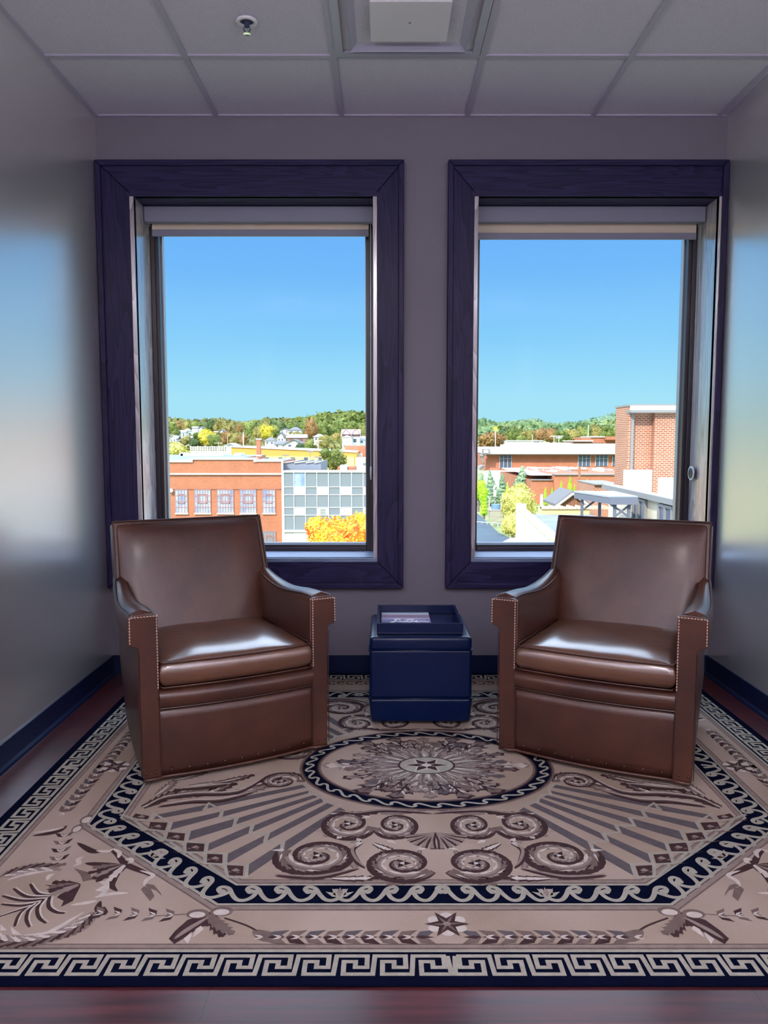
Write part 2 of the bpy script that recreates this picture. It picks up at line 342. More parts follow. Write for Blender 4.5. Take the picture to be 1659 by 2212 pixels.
# ------------------------------------------------------------ ceiling fittings
VC = (.096, 3.08)
r = thing('ceiling_vent', 'square grey supply-air vent set in the ceiling between the windows', 'vent', (VC[0], VC[1], ZC))
def frame_cone(bm, s0, z0, s1, z1, th=.004, mi=0):
    """four-sided flaring louvre: half size s0 at z0 to s1 at z1"""
    for dz in (0,):
        ring = lambda s, z: [bm.verts.new(p) for p in ((-s, -s, z), (s, -s, z), (s, s, z), (-s, s, z))]
        R = [ring(s0, z0), ring(s1, z1), ring(s1, z1 - th), ring(s0 - th, z0 - th)]
        for a, b_ in ((0, 1), (1, 2), (2, 3), (3, 0)):
            for k in range(4): bm.faces.new((R[a][k], R[a][(k + 1) % 4], R[b_][(k + 1) % 4], R[b_][k]))
bm = NB(); frame_cone(bm, .262, .07, .262, -.002); 
for (p, q, s_, t_) in ((-.293, -.262, -.293, .293), (.262, .293, -.293, .293), (-.262, .262, -.293, -.262), (-.262, .262, .262, .293)): box(bm, p, q, s_, t_, -.008, -.002)
obj('outer_frame', bm, M_VENT, r)
bm = NB(); box(bm, -.29, .29, -.29, .29, .0725, .075); obj('duct_back', bm, M_DARK, r)
bm = NB(); frame_cone(bm, .165, .045, .232, -.012, .006); frame_cone(bm, .232, -.012, .222, -.006, .004)
o = obj('louvre', bm, M_VENT, r)
bm = NB(); frame_cone(bm, .20, .068, .256, .012, .004); obj('louvre', bm, M_VENT, r)
bm = NB(); box(bm, -.148, .148, -.142, .142, -.022, -.014); o = obj('centre_plate', bm, M_WHITEP, r, bevel=.006, seg=3)
bm = NB(); lathe(bm, [(0, -.0235), (.005, -.0235), (.005, -.021)], n=12); obj('screw', bm, M_CASS, r)
for s in (1, -1):
    bm = NB(); box(bm, s * .10 - .008, s * .10 + .008, -.01, .01, -.015, .072); obj('hanger', bm, M_DARK, r)
r = thing('fire_sprinkler', 'small pendent fire sprinkler with white ring in the ceiling tile', 'sprinkler', (-.515, 3.11, ZC))
bm = NB(); lathe(bm, [(.026, .003), (.038, .002), (.041, -.003), (.037, -.008), (.027, -.009), (.025, .002)], n=32); obj('escutcheon', bm, M_WHITEP, r, smooth=True)
bm = NB(); lathe(bm, [(0, .002), (.026, .002), (.026, -.002), (.010, -.004), (.009, -.022), (0, -.022)], n=24); obj('body', bm, M_DARK, r, smooth=True)
bm = NB()
for s in (-1, 1): tube(bm, [(s * .009, 0, -.020), (s * .013, 0, -.030), (s * .004, 0, -.046)], .0022, 6)
obj('yoke', bm, M_DARK, r)
bm = NB(); lathe(bm, [(0, -.046), (.013, -.046), (.014, -.048), (0, -.049)], n=16); obj('deflector', bm, M_CHROME, r)

# added ceiling fill panels, out of view, to brighten the room
for k, (x, y) in enumerate(((.096, .335), (.096, -1.495), (.096, -3.325))):
    r = thing('ceiling_light', 'recessed square ceiling light, %s' % ('nearest the window bay', 'in the middle of the room', 'by the rear wall')[k], 'ceiling light', (x, y, ZC), group='troffer lights down the room')
    bm = NB()
    for (p, q, s_, t_) in ((-.29, -.265, -.29, .29), (.265, .29, -.29, .29), (-.265, .265, -.29, -.265), (-.265, .265, .265, .29)): box(bm, p, q, s_, t_, -.008, -.001)
    obj('light_frame', bm, M_WHITEP, r)
    ml = bpy.data.materials.get('lit_diffuser')
    if not ml:
        ml = bpy.data.materials.new('lit_diffuser'); ml.use_nodes = True
        p_ = ml.node_tree.nodes['Principled BSDF']; p_.inputs['Emission Color'].default_value = (1, .95, .93, 1); p_.inputs['Emission Strength'].default_value = 1.0
    bm = NB(); box(bm, -.265, .265, -.265, .265, -.004, -.001); obj('diffuser', bm, ml, r)
    ld = bpy.data.lights.new('troffer_lamp', 'AREA'); ld.shape = 'SQUARE'; ld.size = .52; ld.energy = FILL_PANEL_W; ld.color = (1, .93, .92)
    lo = bpy.data.objects.new('troffer_lamp', ld); COL.objects.link(lo); lo.parent = r; lo.location = (0, 0, -.012)

# two added uplights, unseen behind the camera, brighten ceiling and room
for k, (x, y) in enumerate(((-1.12, -.9), (1.38, -.9))):
    r = thing('floor_lamp', 'uplighter floor lamp standing by the %s wall behind the viewpoint' % ('left', 'right')[k], 'lamp', (x, y, 0), group='uplighter lamps')
    bm = NB(); lathe(bm, [(0, 0), (.13, 0), (.13, .012), (.02, .03), (0, .03)], n=28); obj('base', bm, M_BLACK, r, smooth=True)
    bm = NB(); tube(bm, [(0, 0, .02), (0, 0, 1.66)], .012, 10); obj('pole', bm, M_BLACK, r, smooth=True)
    bm = NB(); lathe(bm, [(.02, 1.64), (.10, 1.68), (.17, 1.76), (.165, 1.762), (.095, 1.69), (.0, 1.66)], n=32); obj('bowl_shade', bm, M_WHITEP, r, smooth=True)
    ld = bpy.data.lights.new('uplight', 'AREA'); ld.shape = 'DISK'; ld.size = .28; ld.energy = FILL_UPLIGHT_W; ld.color = (.93, .92, 1.0)
    lo = bpy.data.objects.new('uplight', ld); COL.objects.link(lo); lo.parent = r; lo.location = (0, 0, 1.755); lo.rotation_euler = (math.pi, 0, 0)

# ------------------------------------------------------------ rug
RUG_C = (.157, 2.81); RA, RB = 1.385, 1.168; RT = .006
def rgm(n, c, c2=None):
    return pm(n, c, .95, c2 or tuple(v * .86 for v in c), 45, bump=.5, bscale=420, spec=.02, detail=2)
RM = {'beige': (.47, .375, .315), 'navy': (.003, .005, .020), 'key': (.42, .39, .33), 'taupe': (.20, .145, .130), 'brown': (.070, .040, .042),
      'grey': (.135, .115, .125), 'pale': (.66, .58, .53), 'mid': (.32, .25, .225), 'dark': (.05, .032, .04)}
RN = list(RM); RMATS = [rgm('rug_' + k, v) for k, v in RM.items()]
RMATS[0] = rgm('rug_field', RM['beige'], (.37, .28, .22)); RMATS[0].node_tree.nodes['Noise Texture'].inputs['Scale'].default_value = 2.2
V, F, MI = [], [], []
def rpoly(pts, c, lay):
    z = RT + lay * .00025; i = len(V); V.extend((x, y, z) for x, y in pts); F.append(tuple(range(i, i + len(pts)))); MI.append(RN.index(c))
def smooth_pts(pts, n=5):
    if len(pts) < 3: return pts
    P = [pts[0]] + list(pts) + [pts[-1]]; out = []
    for i in range(1, len(P) - 2):
        p0, p1, p2, p3 = P[i - 1:i + 3]
        for k in range(n):
            t = k / n
            out.append(tuple(.5 * (2 * p1[j] + (p2[j] - p0[j]) * t + (2 * p0[j] - 5 * p1[j] + 4 * p2[j] - p3[j]) * t * t + (3 * p1[j] - p0[j] - 3 * p2[j] + p3[j]) * t ** 3) for j in (0, 1)))
    return out + [tuple(pts[-1])]
def rstroke(pts, w, c, lay, ridge=.0016, sm=True, sharp=False):
    """carved ribbon: low edges, raised middle. w = width or function of t"""
    p = smooth_pts(pts) if sm else list(pts); ridge *= .12; z = RT + lay * .00025; n = len(p); i0 = len(V); m = RN.index(c)
    for i, (x, y) in enumerate(p):
        a = p[max(i - 1, 0)]; b = p[min(i + 1, n - 1)]
        if sharp and 0 < i < n - 1:
            d1 = Vector((x - a[0], y - a[1])); d2 = Vector((b[0] - x, b[1] - y))
            if d1.length < 1e-9 or d2.length < 1e-9: d1 = d2 = Vector((1, 0))
            d1.normalize(); d2.normalize(); t = (d1 + d2)
            t = t.normalized() if t.length > 1e-6 else d1
            k = 1 / max(.5, t.dot(d1))
        else:
            t = Vector((b[0] - a[0], b[1] - a[1])); t = t.normalized() if t.length > 1e-9 else Vector((1, 0)); k = 1
        ww = (w(i / (n - 1)) if callable(w) else w) * .5 * k
        nx, ny = -t.y * ww, t.x * ww
        V.extend([(x + nx, y + ny, z), (x, y, z + ridge), (x - nx, y - ny, z)])
    for i in range(n - 1):
        a = i0 + 3 * i
        F.extend([(a, a + 1, a + 4, a + 3), (a + 1, a + 2, a + 5, a + 4)]); MI.extend([m, m])
def taper(w): return lambda t: w * (.25 + .75 * math.sin(math.pi * min(1, .12 + .88 * (1 - t)) * .5)) if t > .02 else w * .6
def leaf2(w): return lambda t: w * max(.04, math.sin(math.pi * t) ** .7)
def sym4(fn):
    """draw fn(T) in the four mirrored quarters; T maps a quarter point (both positive) to the rug"""
    for sx in (1, -1):
        for sy in (1, -1):
            fn(lambda p, sx=sx, sy=sy: (p[0] * sx, p[1] * sy))
def leaf(T, x, y, ang, L, w, c, lay):
    d = (math.cos(ang), math.sin(ang)); q = (-d[1], d[0])
    pts = [(x, y), (x + d[0] * L * .35 + q[0] * w * .5, y + d[1] * L * .35 + q[1] * w * .5), (x + d[0] * L, y + d[1] * L), (x + d[0] * L * .35 - q[0] * w * .5, y + d[1] * L * .35 - q[1] * w * .5)]
    rpoly([T(p) for p in pts], c, lay)
def lobed(T, x, y, ang, L, w, n, c, lay, bend=0.0):
    """acanthus leaf outline with forward-pointing teeth"""
    def P(t, o):
        a = ang + bend * t; return T((x + L * t * math.cos(ang + bend * t * .5) - math.sin(a) * o, y + L * t * math.sin(ang + bend * t * .5) + math.cos(a) * o))
    A, B = [], []
    for k in range(n):
        t = (k + .15) / n; ww = w * math.sin(math.pi * min(1, .16 + .80 * t)) ** .8
        A += [P(t, ww * .62), P(min(1, t + .95 / n), ww * .95), P(min(1, t + .80 / n), ww * .66)]; B += [P(t, -ww * .62), P(min(1, t + .95 / n), -ww * .95), P(min(1, t + .80 / n), -ww * .66)]
    rpoly([P(0, 0)] + A + [P(1.04, 0)] + B[::-1], c, lay)
def oval(rx, ry, n=72): return [(rx * math.cos(2 * math.pi * k / n), ry * math.sin(2 * math.pi * k / n)) for k in range(n)]
# edge strip and field
rpoly([(-RA, -RB), (RA, -RB), (RA, RB), (-RA, RB)], 'navy', 0)
def rect(a, b, c, l): rpoly([(-a, -b), (a, -b), (a, b), (-a, b)], c, l)
rect(1.272, 1.056, 'key', 1); rect(1.262, 1.046, 'taupe', 2); rect(1.256, 1.040, 'mid', 3); rect(1.246, 1.030, 'taupe', 4); rect(1.242, 1.026, 'beige', 5)
# Greek key
KEY = [(-.1, 1), (.7, 1), (.7, .4), (.4, .4), (.4, .7), (.1, .7), (.1, .05), (.85, .05)]
def key_run(half, off, vert):
    n = 15 if not vert else 13; U = half / n; h = .066
    for sx in (1, -1):
        for sy in (1, -1):
            pts = []
            for k in range(n):
                for (u, v) in KEY: pts.append((-half + (k + u + .1) * U, off + (1 - v) * h))
            pts.append((-.1 * U, off + .95 * h * 0))
            q = [((x * sx, y * sy) if not vert else (y * sx, x * sy)) for x, y in pts]
            rstroke(q, .0115, 'key', 1.5, .0022, sm=False, sharp=True)
key_run(1.262 + .075, 1.070, False); key_run(1.046 + .0, 1.286, True)
# octagon border
def octo(d):
    """outward offset d from the inner octagon edge"""
    n2 = (.653, .757); c2 = .9556 + d; a = .781 + d; b = 1.000 + d
    F1 = ((c2 - n2[1] * a) / n2[0], a); D1 = (b, (c2 - n2[0] * b) / n2[1]); q = [F1, D1]
    return [(-F1[0], -F1[1]), (F1[0], -F1[1]), (D1[0], -D1[1]), (D1[0], D1[1]), (F1[0], F1[1]), (-F1[0], F1[1]), (-D1[0], D1[1]), (-D1[0], -D1[1])]
for d, c, l in ((.112, 'taupe', 6), (.107, 'mid', 7), (.093, 'brown', 8), (.091, 'key', 9), (.082, 'navy', 10), (0, 'key', 11), (-.008, 'taupe', 12), (-.013, 'mid', 13), (-.024, 'taupe', 14), (-.028, 'beige', 15)): rpoly(octo(d), c, l)
WAVE = [(0, .78), (.08, .62), (.2, .78), (.16, .93), (0, .95), (-.17, .82), (-.34, .45), (-.55, .16), (-.8, .12), (-1.02, .3), (-1.14, .62), (-1.17, .82)]
def wave_run(p0, p1, n, h, flip, w=.0135, lay=11.5):
    d = Vector((p1[0] - p0[0], p1[1] - p0[1])); L = d.length; d /= L; nrm = Vector((-d.y, d.x))
    if nrm.dot(Vector(p0)) > 0: nrm = -nrm                       # towards the rug's centre
    U = L / n
    for k in range(n):
        base = (k + (1.0 if not flip else 0.0))
        for_pts = []
        for (u, v) in WAVE:
            uu = base + (u if not flip else -u)
            q = Vector(p0) + d * (uu * U) + nrm * (v * h); for_pts.append((q.x, q.y))
        rstroke(for_pts, lambda t: w * (1.25 if t < .12 else 1), 'key', lay, .0022)
def lotus(cx, cy, nx, ny, s, lay=12):
    for a in (-1.0, -.5, 0, .5, 1.0):
        ang = math.atan2(ny, nx) + a; leaf(lambda p: p, cx, cy, ang, s, s * .42, 'key' if abs(a) > .1 else 'mid', lay + (0.2 if abs(a) < .1 else 0))
O = octo(.082)
for sx in (1, -1):
    for sy in (1, -1):
        T = lambda x, y: (x * sx, y * sy)
        wave_run(T(.585, .859), T(.275, .859), 4, .074, True)
        wave_run(T(.275, .859), T(.0, .859), 4, .074, False)
        lotus(*T(.275, .835), 0, -sy, .045)
        a, b_ = T(.622, .853), T(1.078, .462); m = ((a[0] + b_[0]) / 2, (a[1] + b_[1]) / 2)
        wave_run(a, m, 4, .078, False); wave_run(m, b_, 4, .078, True)
        lotus(m[0] - .02 * sx, m[1] - .02 * sy, -.65 * sx, -.75 * sy, .045)
        wave_run(T(1.080, .42), T(1.080, 0), 6, .074, True)
# medallion
lo_ = 18
for rx, ry, c, l in ((.468, .352, 'taupe', 18), (.460, .344, 'brown', 19), (.454, .339, 'navy', 20), (.404, .294, 'brown', 21), (.398, .288, 'taupe', 22), (.390, .281, 'beige', 23)): rpoly(oval(rx, ry), c, l)
N = 34; pts = []
for k in range(N):
    for u, v in ((0, .2), (.22, .42), (.5, .8), (.72, .92), (.86, .72), (.78, .5), (.86, .25)):
        a = 2 * math.pi * (k + u) / N; pts.append(((.411 + .036 * v) * math.cos(a), (.300 + .033 * v) * math.sin(a)))
pts.append(pts[0]); rstroke(pts, .010, 'key', 21.5, .002)
rnd = random.Random(3)
def acleaf(cx, cy, ang, L, w, sq, c, lay, vein='brown', c2='mid'):
    T = lambda p: (p[0], p[1] * sq)
    lobed(T, cx, cy, ang, L, w, 7, vein, lay); lobed(T, cx, cy, ang, L * .96, w * .86, 7, c, lay + .15)
    d = (math.cos(ang), math.sin(ang))
    for j in range(5):
        t = .30 + .12 * j; s_ = w * math.sin(math.pi * (.2 + .7 * t))
        for sd in (1, -1):
            leaf(T, cx + d[0] * L * t, cy + d[1] * L * t, ang + sd * (.75 - .35 * t), s_ * 1.15, s_ * .22, (c2 if (j + (sd > 0)) % 2 else vein), lay + .3 + .01 * j)
            leaf(T, cx + d[0] * L * (t - .05), cy + d[1] * L * (t - .05), ang + sd * .55, s_ * .8, s_ * .12, 'pale', lay + .45)
    rstroke([T((cx, cy)), T((cx + d[0] * L * .5, cy + d[1] * L * .5)), T((cx + d[0] * L * .95, cy + d[1] * L * .95))], leaf2(.010), vein, lay + .6)
sq = .73
for k in range(8):
    a = 2 * math.pi * k / 8
    if k % 2: acleaf(0, 0, a + (.12 if k in (1, 5) else -.12), .390, .080, sq, 'taupe', 24.6, 'dark', 'mid')
for a in (0, math.pi): acleaf(0, 0, a, .375, .075, sq, 'pale', 24, 'mid', 'key')
for a in (math.pi / 2, -math.pi / 2): acleaf(0, 0, a, .36, .055, sq, 'mid', 24, 'taupe', 'pale')
for s_ in (1, -1):
    for q in (1, -1): acleaf(0, 0, math.atan2(s_, q * .34), .380, .072, sq, 'taupe', 24.8, 'dark', 'pale')
for k in range(20):
    a = 2 * math.pi * (k + .5) / 20; acleaf(0, 0, a, .30 + .03 * (k % 2), .056, sq, ('grey', 'taupe', 'mid')[k % 3], 25.8 + .05 * (k % 2), 'brown' if k % 2 else 'taupe', ('pale', 'mid')[k % 2])
for k in range(26):
    a = 2 * math.pi * k / 26; acleaf(0, 0, a, .225, .032, sq, ('mid', 'taupe')[k % 2], 26.6, 'taupe', 'pale')
for k in range(40):
    a = 2 * math.pi * k / 40 + rnd.uniform(-.03, .03); T = lambda p: (p[0], p[1] * sq)
    leaf(T, .09 * math.cos(a), .09 * math.sin(a), a, .092 + .02 * (k % 3), .040, 'mid' if k % 2 else 'key', 27.2 + .08 * (k % 4))
    leaf(T, .10 * math.cos(a), .10 * math.sin(a), a + .04, .062, .012, 'grey' if k % 2 else 'pale', 27.6)
rpoly(oval(.106, .106 * sq), 'brown', 28.4); rpoly(oval(.098, .098 * sq), 'key', 28.7)
for k in range(6):
    a = 2 * math.pi * k / 6; T = lambda p: (p[0], p[1] * sq)
    leaf(T, .008 * math.cos(a), .008 * math.sin(a), a, .082, .046, 'pale', 29); leaf(T, .008 * math.cos(a), .008 * math.sin(a), a, .072, .034, 'brown', 29.4)
rpoly(oval(.018, .014, 20), 'pale', 30)
# wedges: stepped grey rays, jewel row, zig-zag outlines
BARS= [[(-0.738,-0.301),(-0.438,-0.157),(-0.426,-0.18),(-0.734,-0.336)],[(-0.676,-0.355),(-0.418,-0.207),(-0.403,-0.218),(-0.673,-0.394)],[(-0.622,-0.403),(-0.396,-0.239),(-0.381,-0.255),(-0.621,-0.444)],[(-0.561,-0.449),(-0.371,-0.265),(-0.355,-0.286),(-0.562,-0.493)],[(-0.506,-0.497),(-0.345,-0.299),(-0.321,-0.316),(-0.508,-0.544)],[(-0.453,-0.548),(-0.302,-0.329),(-0.282,-0.351),(-0.451,-0.612)],[(-0.886,-0.379),(-0.745,-0.311),(-0.743,-0.351),(-0.888,-0.412)],[(-0.823,-0.431),(-0.688,-0.36),(-0.686,-0.394),(-0.819,-0.48)],[(-0.756,-0.488),(-0.634,-0.408),(-0.629,-0.458),(-0.747,-0.544)],[(-0.68,-0.56),(-0.575,-0.453),(-0.572,-0.501),(-0.674,-0.604)],[(-0.612,-0.62),(-0.519,-0.51),(-0.518,-0.556),(-0.604,-0.673)],[(-0.541,-0.677),(-0.464,-0.56),(-0.46,-0.62),(-0.535,-0.738)]]
DIAM= [[(-0.958,-0.372),(-0.908,-0.389),(-0.908,-0.419),(-0.961,-0.398)],[(-0.894,-0.428),(-0.838,-0.433),(-0.832,-0.487),(-0.885,-0.481)],[(-0.819,-0.493),(-0.766,-0.501),(-0.758,-0.549),(-0.812,-0.544)],[(-0.746,-0.556),(-0.692,-0.563),(-0.684,-0.612),(-0.74,-0.604)],[(-0.671,-0.62),(-0.626,-0.624),(-0.617,-0.672),(-0.662,-0.667)],[(-0.602,-0.681),(-0.554,-0.686),(-0.547,-0.736),(-0.589,-0.732)]]
ZIG= [[(-0.962,-0.408),(-0.893,-0.419),(-0.902,-0.37),(-0.826,-0.435),(-0.821,-0.488),(-0.756,-0.488),(-0.749,-0.552),(-0.685,-0.556),(-0.677,-0.612),(-0.616,-0.62),(-0.608,-0.673),(-0.545,-0.677),(-0.536,-0.745),(-0.588,-0.742)],[(-0.959,-0.403),(-0.893,-0.475),(-0.829,-0.488),(-0.817,-0.539),(-0.755,-0.552),(-0.738,-0.612),(-0.681,-0.612),(-0.665,-0.673),(-0.609,-0.677),(-0.588,-0.742)],[(-0.745,-0.351),(-0.738,-0.299),(-0.68,-0.355),(-0.683,-0.398),(-0.624,-0.403),(-0.626,-0.453),(-0.57,-0.449),(-0.567,-0.493),(-0.516,-0.501),(-0.515,-0.548),(-0.463,-0.552),(-0.454,-0.62)],[(-0.443,-0.152),(-0.41,-0.196),(-0.411,-0.234),(-0.382,-0.239),(-0.362,-0.26),(-0.355,-0.291),(-0.322,-0.296),(-0.297,-0.321)],[(-1.007,-0.379),(-0.959,-0.403)],[(-0.896,-0.48),(-0.939,-0.426)],[(-0.816,-0.544),(-0.867,-0.493)],[(-0.742,-0.612),(-0.799,-0.552)],[(-0.669,-0.673),(-0.725,-0.616)],[(-0.596,-0.742),(-0.653,-0.681)]]
FROND= [[(-1.045,-0.825),(-1.082,-0.815),(-1.119,-0.772)],[(-1.047,-0.833),(-1.104,-0.83),(-1.154,-0.794)],[(-1.049,-0.843),(-1.111,-0.848),(-1.168,-0.828)],[(-1.058,-0.856),(-1.103,-0.871),(-1.152,-0.866)],[(-1.075,-0.876),(-1.11,-0.9),(-1.134,-0.921)],[(-1.068,-0.866),(-1.083,-0.909),(-1.074,-0.96)],[(-1.059,-0.861),(-1.066,-0.895),(-1.056,-0.933),(-1.035,-0.963)],[(-1.048,-0.846),(-1.048,-0.885),(-1.028,-0.924),(-1.001,-0.947)],[(-1.039,-0.83),(-1.023,-0.876),(-0.996,-0.9),(-0.971,-0.905)]]
DARKS= [[(-1.217,-0.739),(-1.184,-0.711),(-1.144,-0.693),(-1.09,-0.688)],[(-0.902,-0.9),(-0.91,-0.937),(-0.926,-0.969),(-0.968,-1.0),(-1.014,-1.017),(-1.065,-1.017),(-1.117,-1.0)],[(-0.967,-0.59),(-0.933,-0.621),(-0.894,-0.67),(-0.861,-0.693),(-0.823,-0.716),(-0.802,-0.733)],[(-1.229,-0.51),(-1.19,-0.498),(-1.16,-0.479),(-1.149,-0.447)],[(-0.884,-0.682),(-0.899,-0.722),(-0.9,-0.756),(-0.893,-0.783),(-0.87,-0.807)],[(-0.899,-0.676),(-0.963,-0.673),(-1.01,-0.667)],[(-1.077,-0.551),(-1.016,-0.599),(-0.987,-0.605)],[(-0.899,-0.851),(-0.893,-0.885),(-0.871,-0.905),(-0.882,-0.876)]]
LIGHTS= [[(-0.924,-0.9),(-0.95,-0.942),(-0.967,-0.969),(-0.987,-0.987),(-1.037,-0.996)],[(-1.19,-0.756),(-1.164,-0.733),(-1.128,-0.716),(-1.083,-0.705)],[(-0.958,-0.586),(-0.931,-0.609),(-0.924,-0.64)],[(-0.842,-0.705),(-0.798,-0.728),(-0.808,-0.756),(-0.806,-0.783)],[(-0.92,-0.835),(-0.881,-0.82),(-0.838,-0.815)],[(-0.97,-0.871),(-0.936,-0.861),(-0.908,-0.851)],[(-1.234,-0.491),(-1.188,-0.479),(-1.151,-0.458)],[(-1.003,-0.599),(-0.969,-0.602),(-0.957,-0.59)],[(-1.039,-0.682),(-1.025,-0.67),(-1.037,-0.646),(-1.026,-0.633)],[(-1.08,-0.756),(-1.083,-0.733),(-1.073,-0.722)],[(-0.9,-0.652),(-0.89,-0.643),(-0.879,-0.658),(-0.888,-0.67)]]
PDARK= [[(-1.058,-0.764),(-0.982,-0.772),(-0.978,-0.783),(-0.972,-0.851),(-0.992,-0.878),(-0.996,-0.851),(-1.02,-0.835),(-1.015,-0.81),(-1.065,-0.799),(-1.048,-0.788),(-1.077,-0.778),(-1.047,-0.778)],[(-0.892,-0.676),(-0.952,-0.705),(-0.966,-0.75),(-0.941,-0.75),(-0.912,-0.728),(-0.882,-0.688)]]
PTAUPE= [[(-0.808,-0.778),(-0.785,-0.794),(-0.767,-0.804),(-0.744,-0.83),(-0.752,-0.815),(-0.78,-0.778),(-0.797,-0.772)],[(-0.806,-0.783),(-0.81,-0.799),(-0.769,-0.853),(-0.764,-0.83),(-0.785,-0.794)],[(-1.031,-0.693),(-0.979,-0.716),(-0.957,-0.75),(-0.98,-0.761),(-0.999,-0.728)]]
PLIGHT= [[(-0.909,-0.756),(-0.938,-0.761),(-0.916,-0.778),(-0.931,-0.804),(-0.908,-0.81),(-0.918,-0.84),(-0.898,-0.82),(-0.896,-0.794)],[(-1.113,-0.951),(-1.086,-0.974),(-1.1,-0.978)],[(-1.084,-0.96),(-1.037,-0.996),(-1.064,-0.991)]]
SPRIG= [(-0.603,-0.904),(-0.651,-0.933),(-0.67,-0.976),(-0.678,-1.008),(-0.659,-1.028),(-0.635,-0.997),(-0.611,-0.96),(-0.588,-0.957)]
SPRIGL= [[(-0.612,-0.957),(-0.622,-0.971),(-0.621,-1.003),(-0.613,-0.992),(-0.602,-0.971)],[(-0.629,-0.982),(-0.642,-1.008),(-0.627,-1.028),(-0.625,-0.997)]]
def qd(tab, c, lay, w=None, sm=False):
    def f(T):
        for pl in tab:
            pts = [T((-x, -y)) for x, y in pl]
            if w is None: rpoly(pts, c, lay)
            else: rstroke(pts, w, c, lay, sm=sm, sharp=not sm)
    sym4(f)
qd(BARS, 'grey', 16); qd(DIAM, 'brown', 16.5)
for d in DIAM:
    cx = sum(p[0] for p in d) / 4; cy = sum(p[1] for p in d) / 4
    qd([[(cx - .012, cy), (cx, cy + .012), (cx + .014, cy), (cx, cy - .006)]], 'mid', 17)
    qd([[(cx - .02, cy - .012), (cx - .008, cy - .008), (cx - .02, cy - .001)], [(cx + .004, cy - .014), (cx + .016, cy - .01), (cx + .006, cy - .004)]], 'taupe', 17)
TRI = [[(DIAM[i][3][0] - .004, DIAM[i][3][1] - .012), (DIAM[i + 1][0][0] - .004, DIAM[i + 1][0][1] - .004), (DIAM[i][3][0] - .045 + .01 * (i == 0), DIAM[i + 1][0][1] + .012)] for i in range(5)]
qd(TRI, 'taupe', 16.5); qd(ZIG, 'key', 17.4, w=.0095)
# acanthus spirals
def spiral(T, cx, cy, r, a0, turns, w, lay=17, sgn=1, squash=.85):
    n = int(26 * turns); P = []
    for i in range(n + 1):
        t = i / n; rr = r * (1 - t) ** .85 + .010; a = a0 + sgn * t * turns * 2 * math.pi
        P.append((cx + rr * math.cos(a), cy + rr * squash * math.sin(a)))
    TT = [T(p) for p in P]
    rstroke(TT, lambda t: w * (1.15 - .75 * t) * (1 if t > .08 else .35 + 8 * t), 'brown', lay, .002, sm=False)
    inn = [T((cx + (p[0] - cx) * .90, cy + (p[1] - cy) * .90)) for p in P]
    rstroke(inn, lambda t: w * .70 * (1 - .7 * t), 'taupe', lay + .6, .0024, sm=False)
    inn = [T((cx + (p[0] - cx) * .80, cy + (p[1] - cy) * .80)) for p in P]
    rstroke(inn[2:], lambda t: w * .34 * (1 - .6 * t), 'mid', lay + 1.1, .0028, sm=False)
    for i in range(1, n - 5, 3):                                  # overlapping serrated leaves with pale tips
        p, q = P[i], P[i + 1]; ang = math.atan2(q[1] - p[1], q[0] - p[0]); s = (1 - i / n)
        m_ = (cx + (p[0] - cx) * .86, cy + (p[1] - cy) * .86)
        lobed(T, m_[0], m_[1], ang - sgn * .30, w * 1.6 * s + .014, w * .42 * s + .004, 4, 'brown', lay + 1.3, sgn * .9)
        lobed(T, m_[0], m_[1], ang - sgn * .18, w * 1.45 * s + .012, w * .32 * s + .003, 4, 'taupe' if i % 2 else 'mid', lay + 1.5, sgn * .9)
        leaf(T, cx + (p[0] - cx) * .76, cy + (p[1] - cy) * .76, ang + sgn * .30, w * 1.1 * s + .012, w * .24 * s + .002, 'pale', lay + 1.8)
        leaf(T, cx + (p[0] - cx) * .94, cy + (p[1] - cy) * .94, ang - sgn * .1, w * .8 * s + .006, w * .12 * s + .0015, 'pale' if i % 2 else 'dark', lay + 1.9)
    for k in range(6): leaf(T, cx, cy, k * 1.05, .026, .016, 'dark' if k % 2 else 'mid', lay + 2)
    rpoly([T((cx + .007 * math.cos(a * .8), cy + .006 * math.sin(a * .8))) for a in range(8)], 'pale', lay + 2.4)
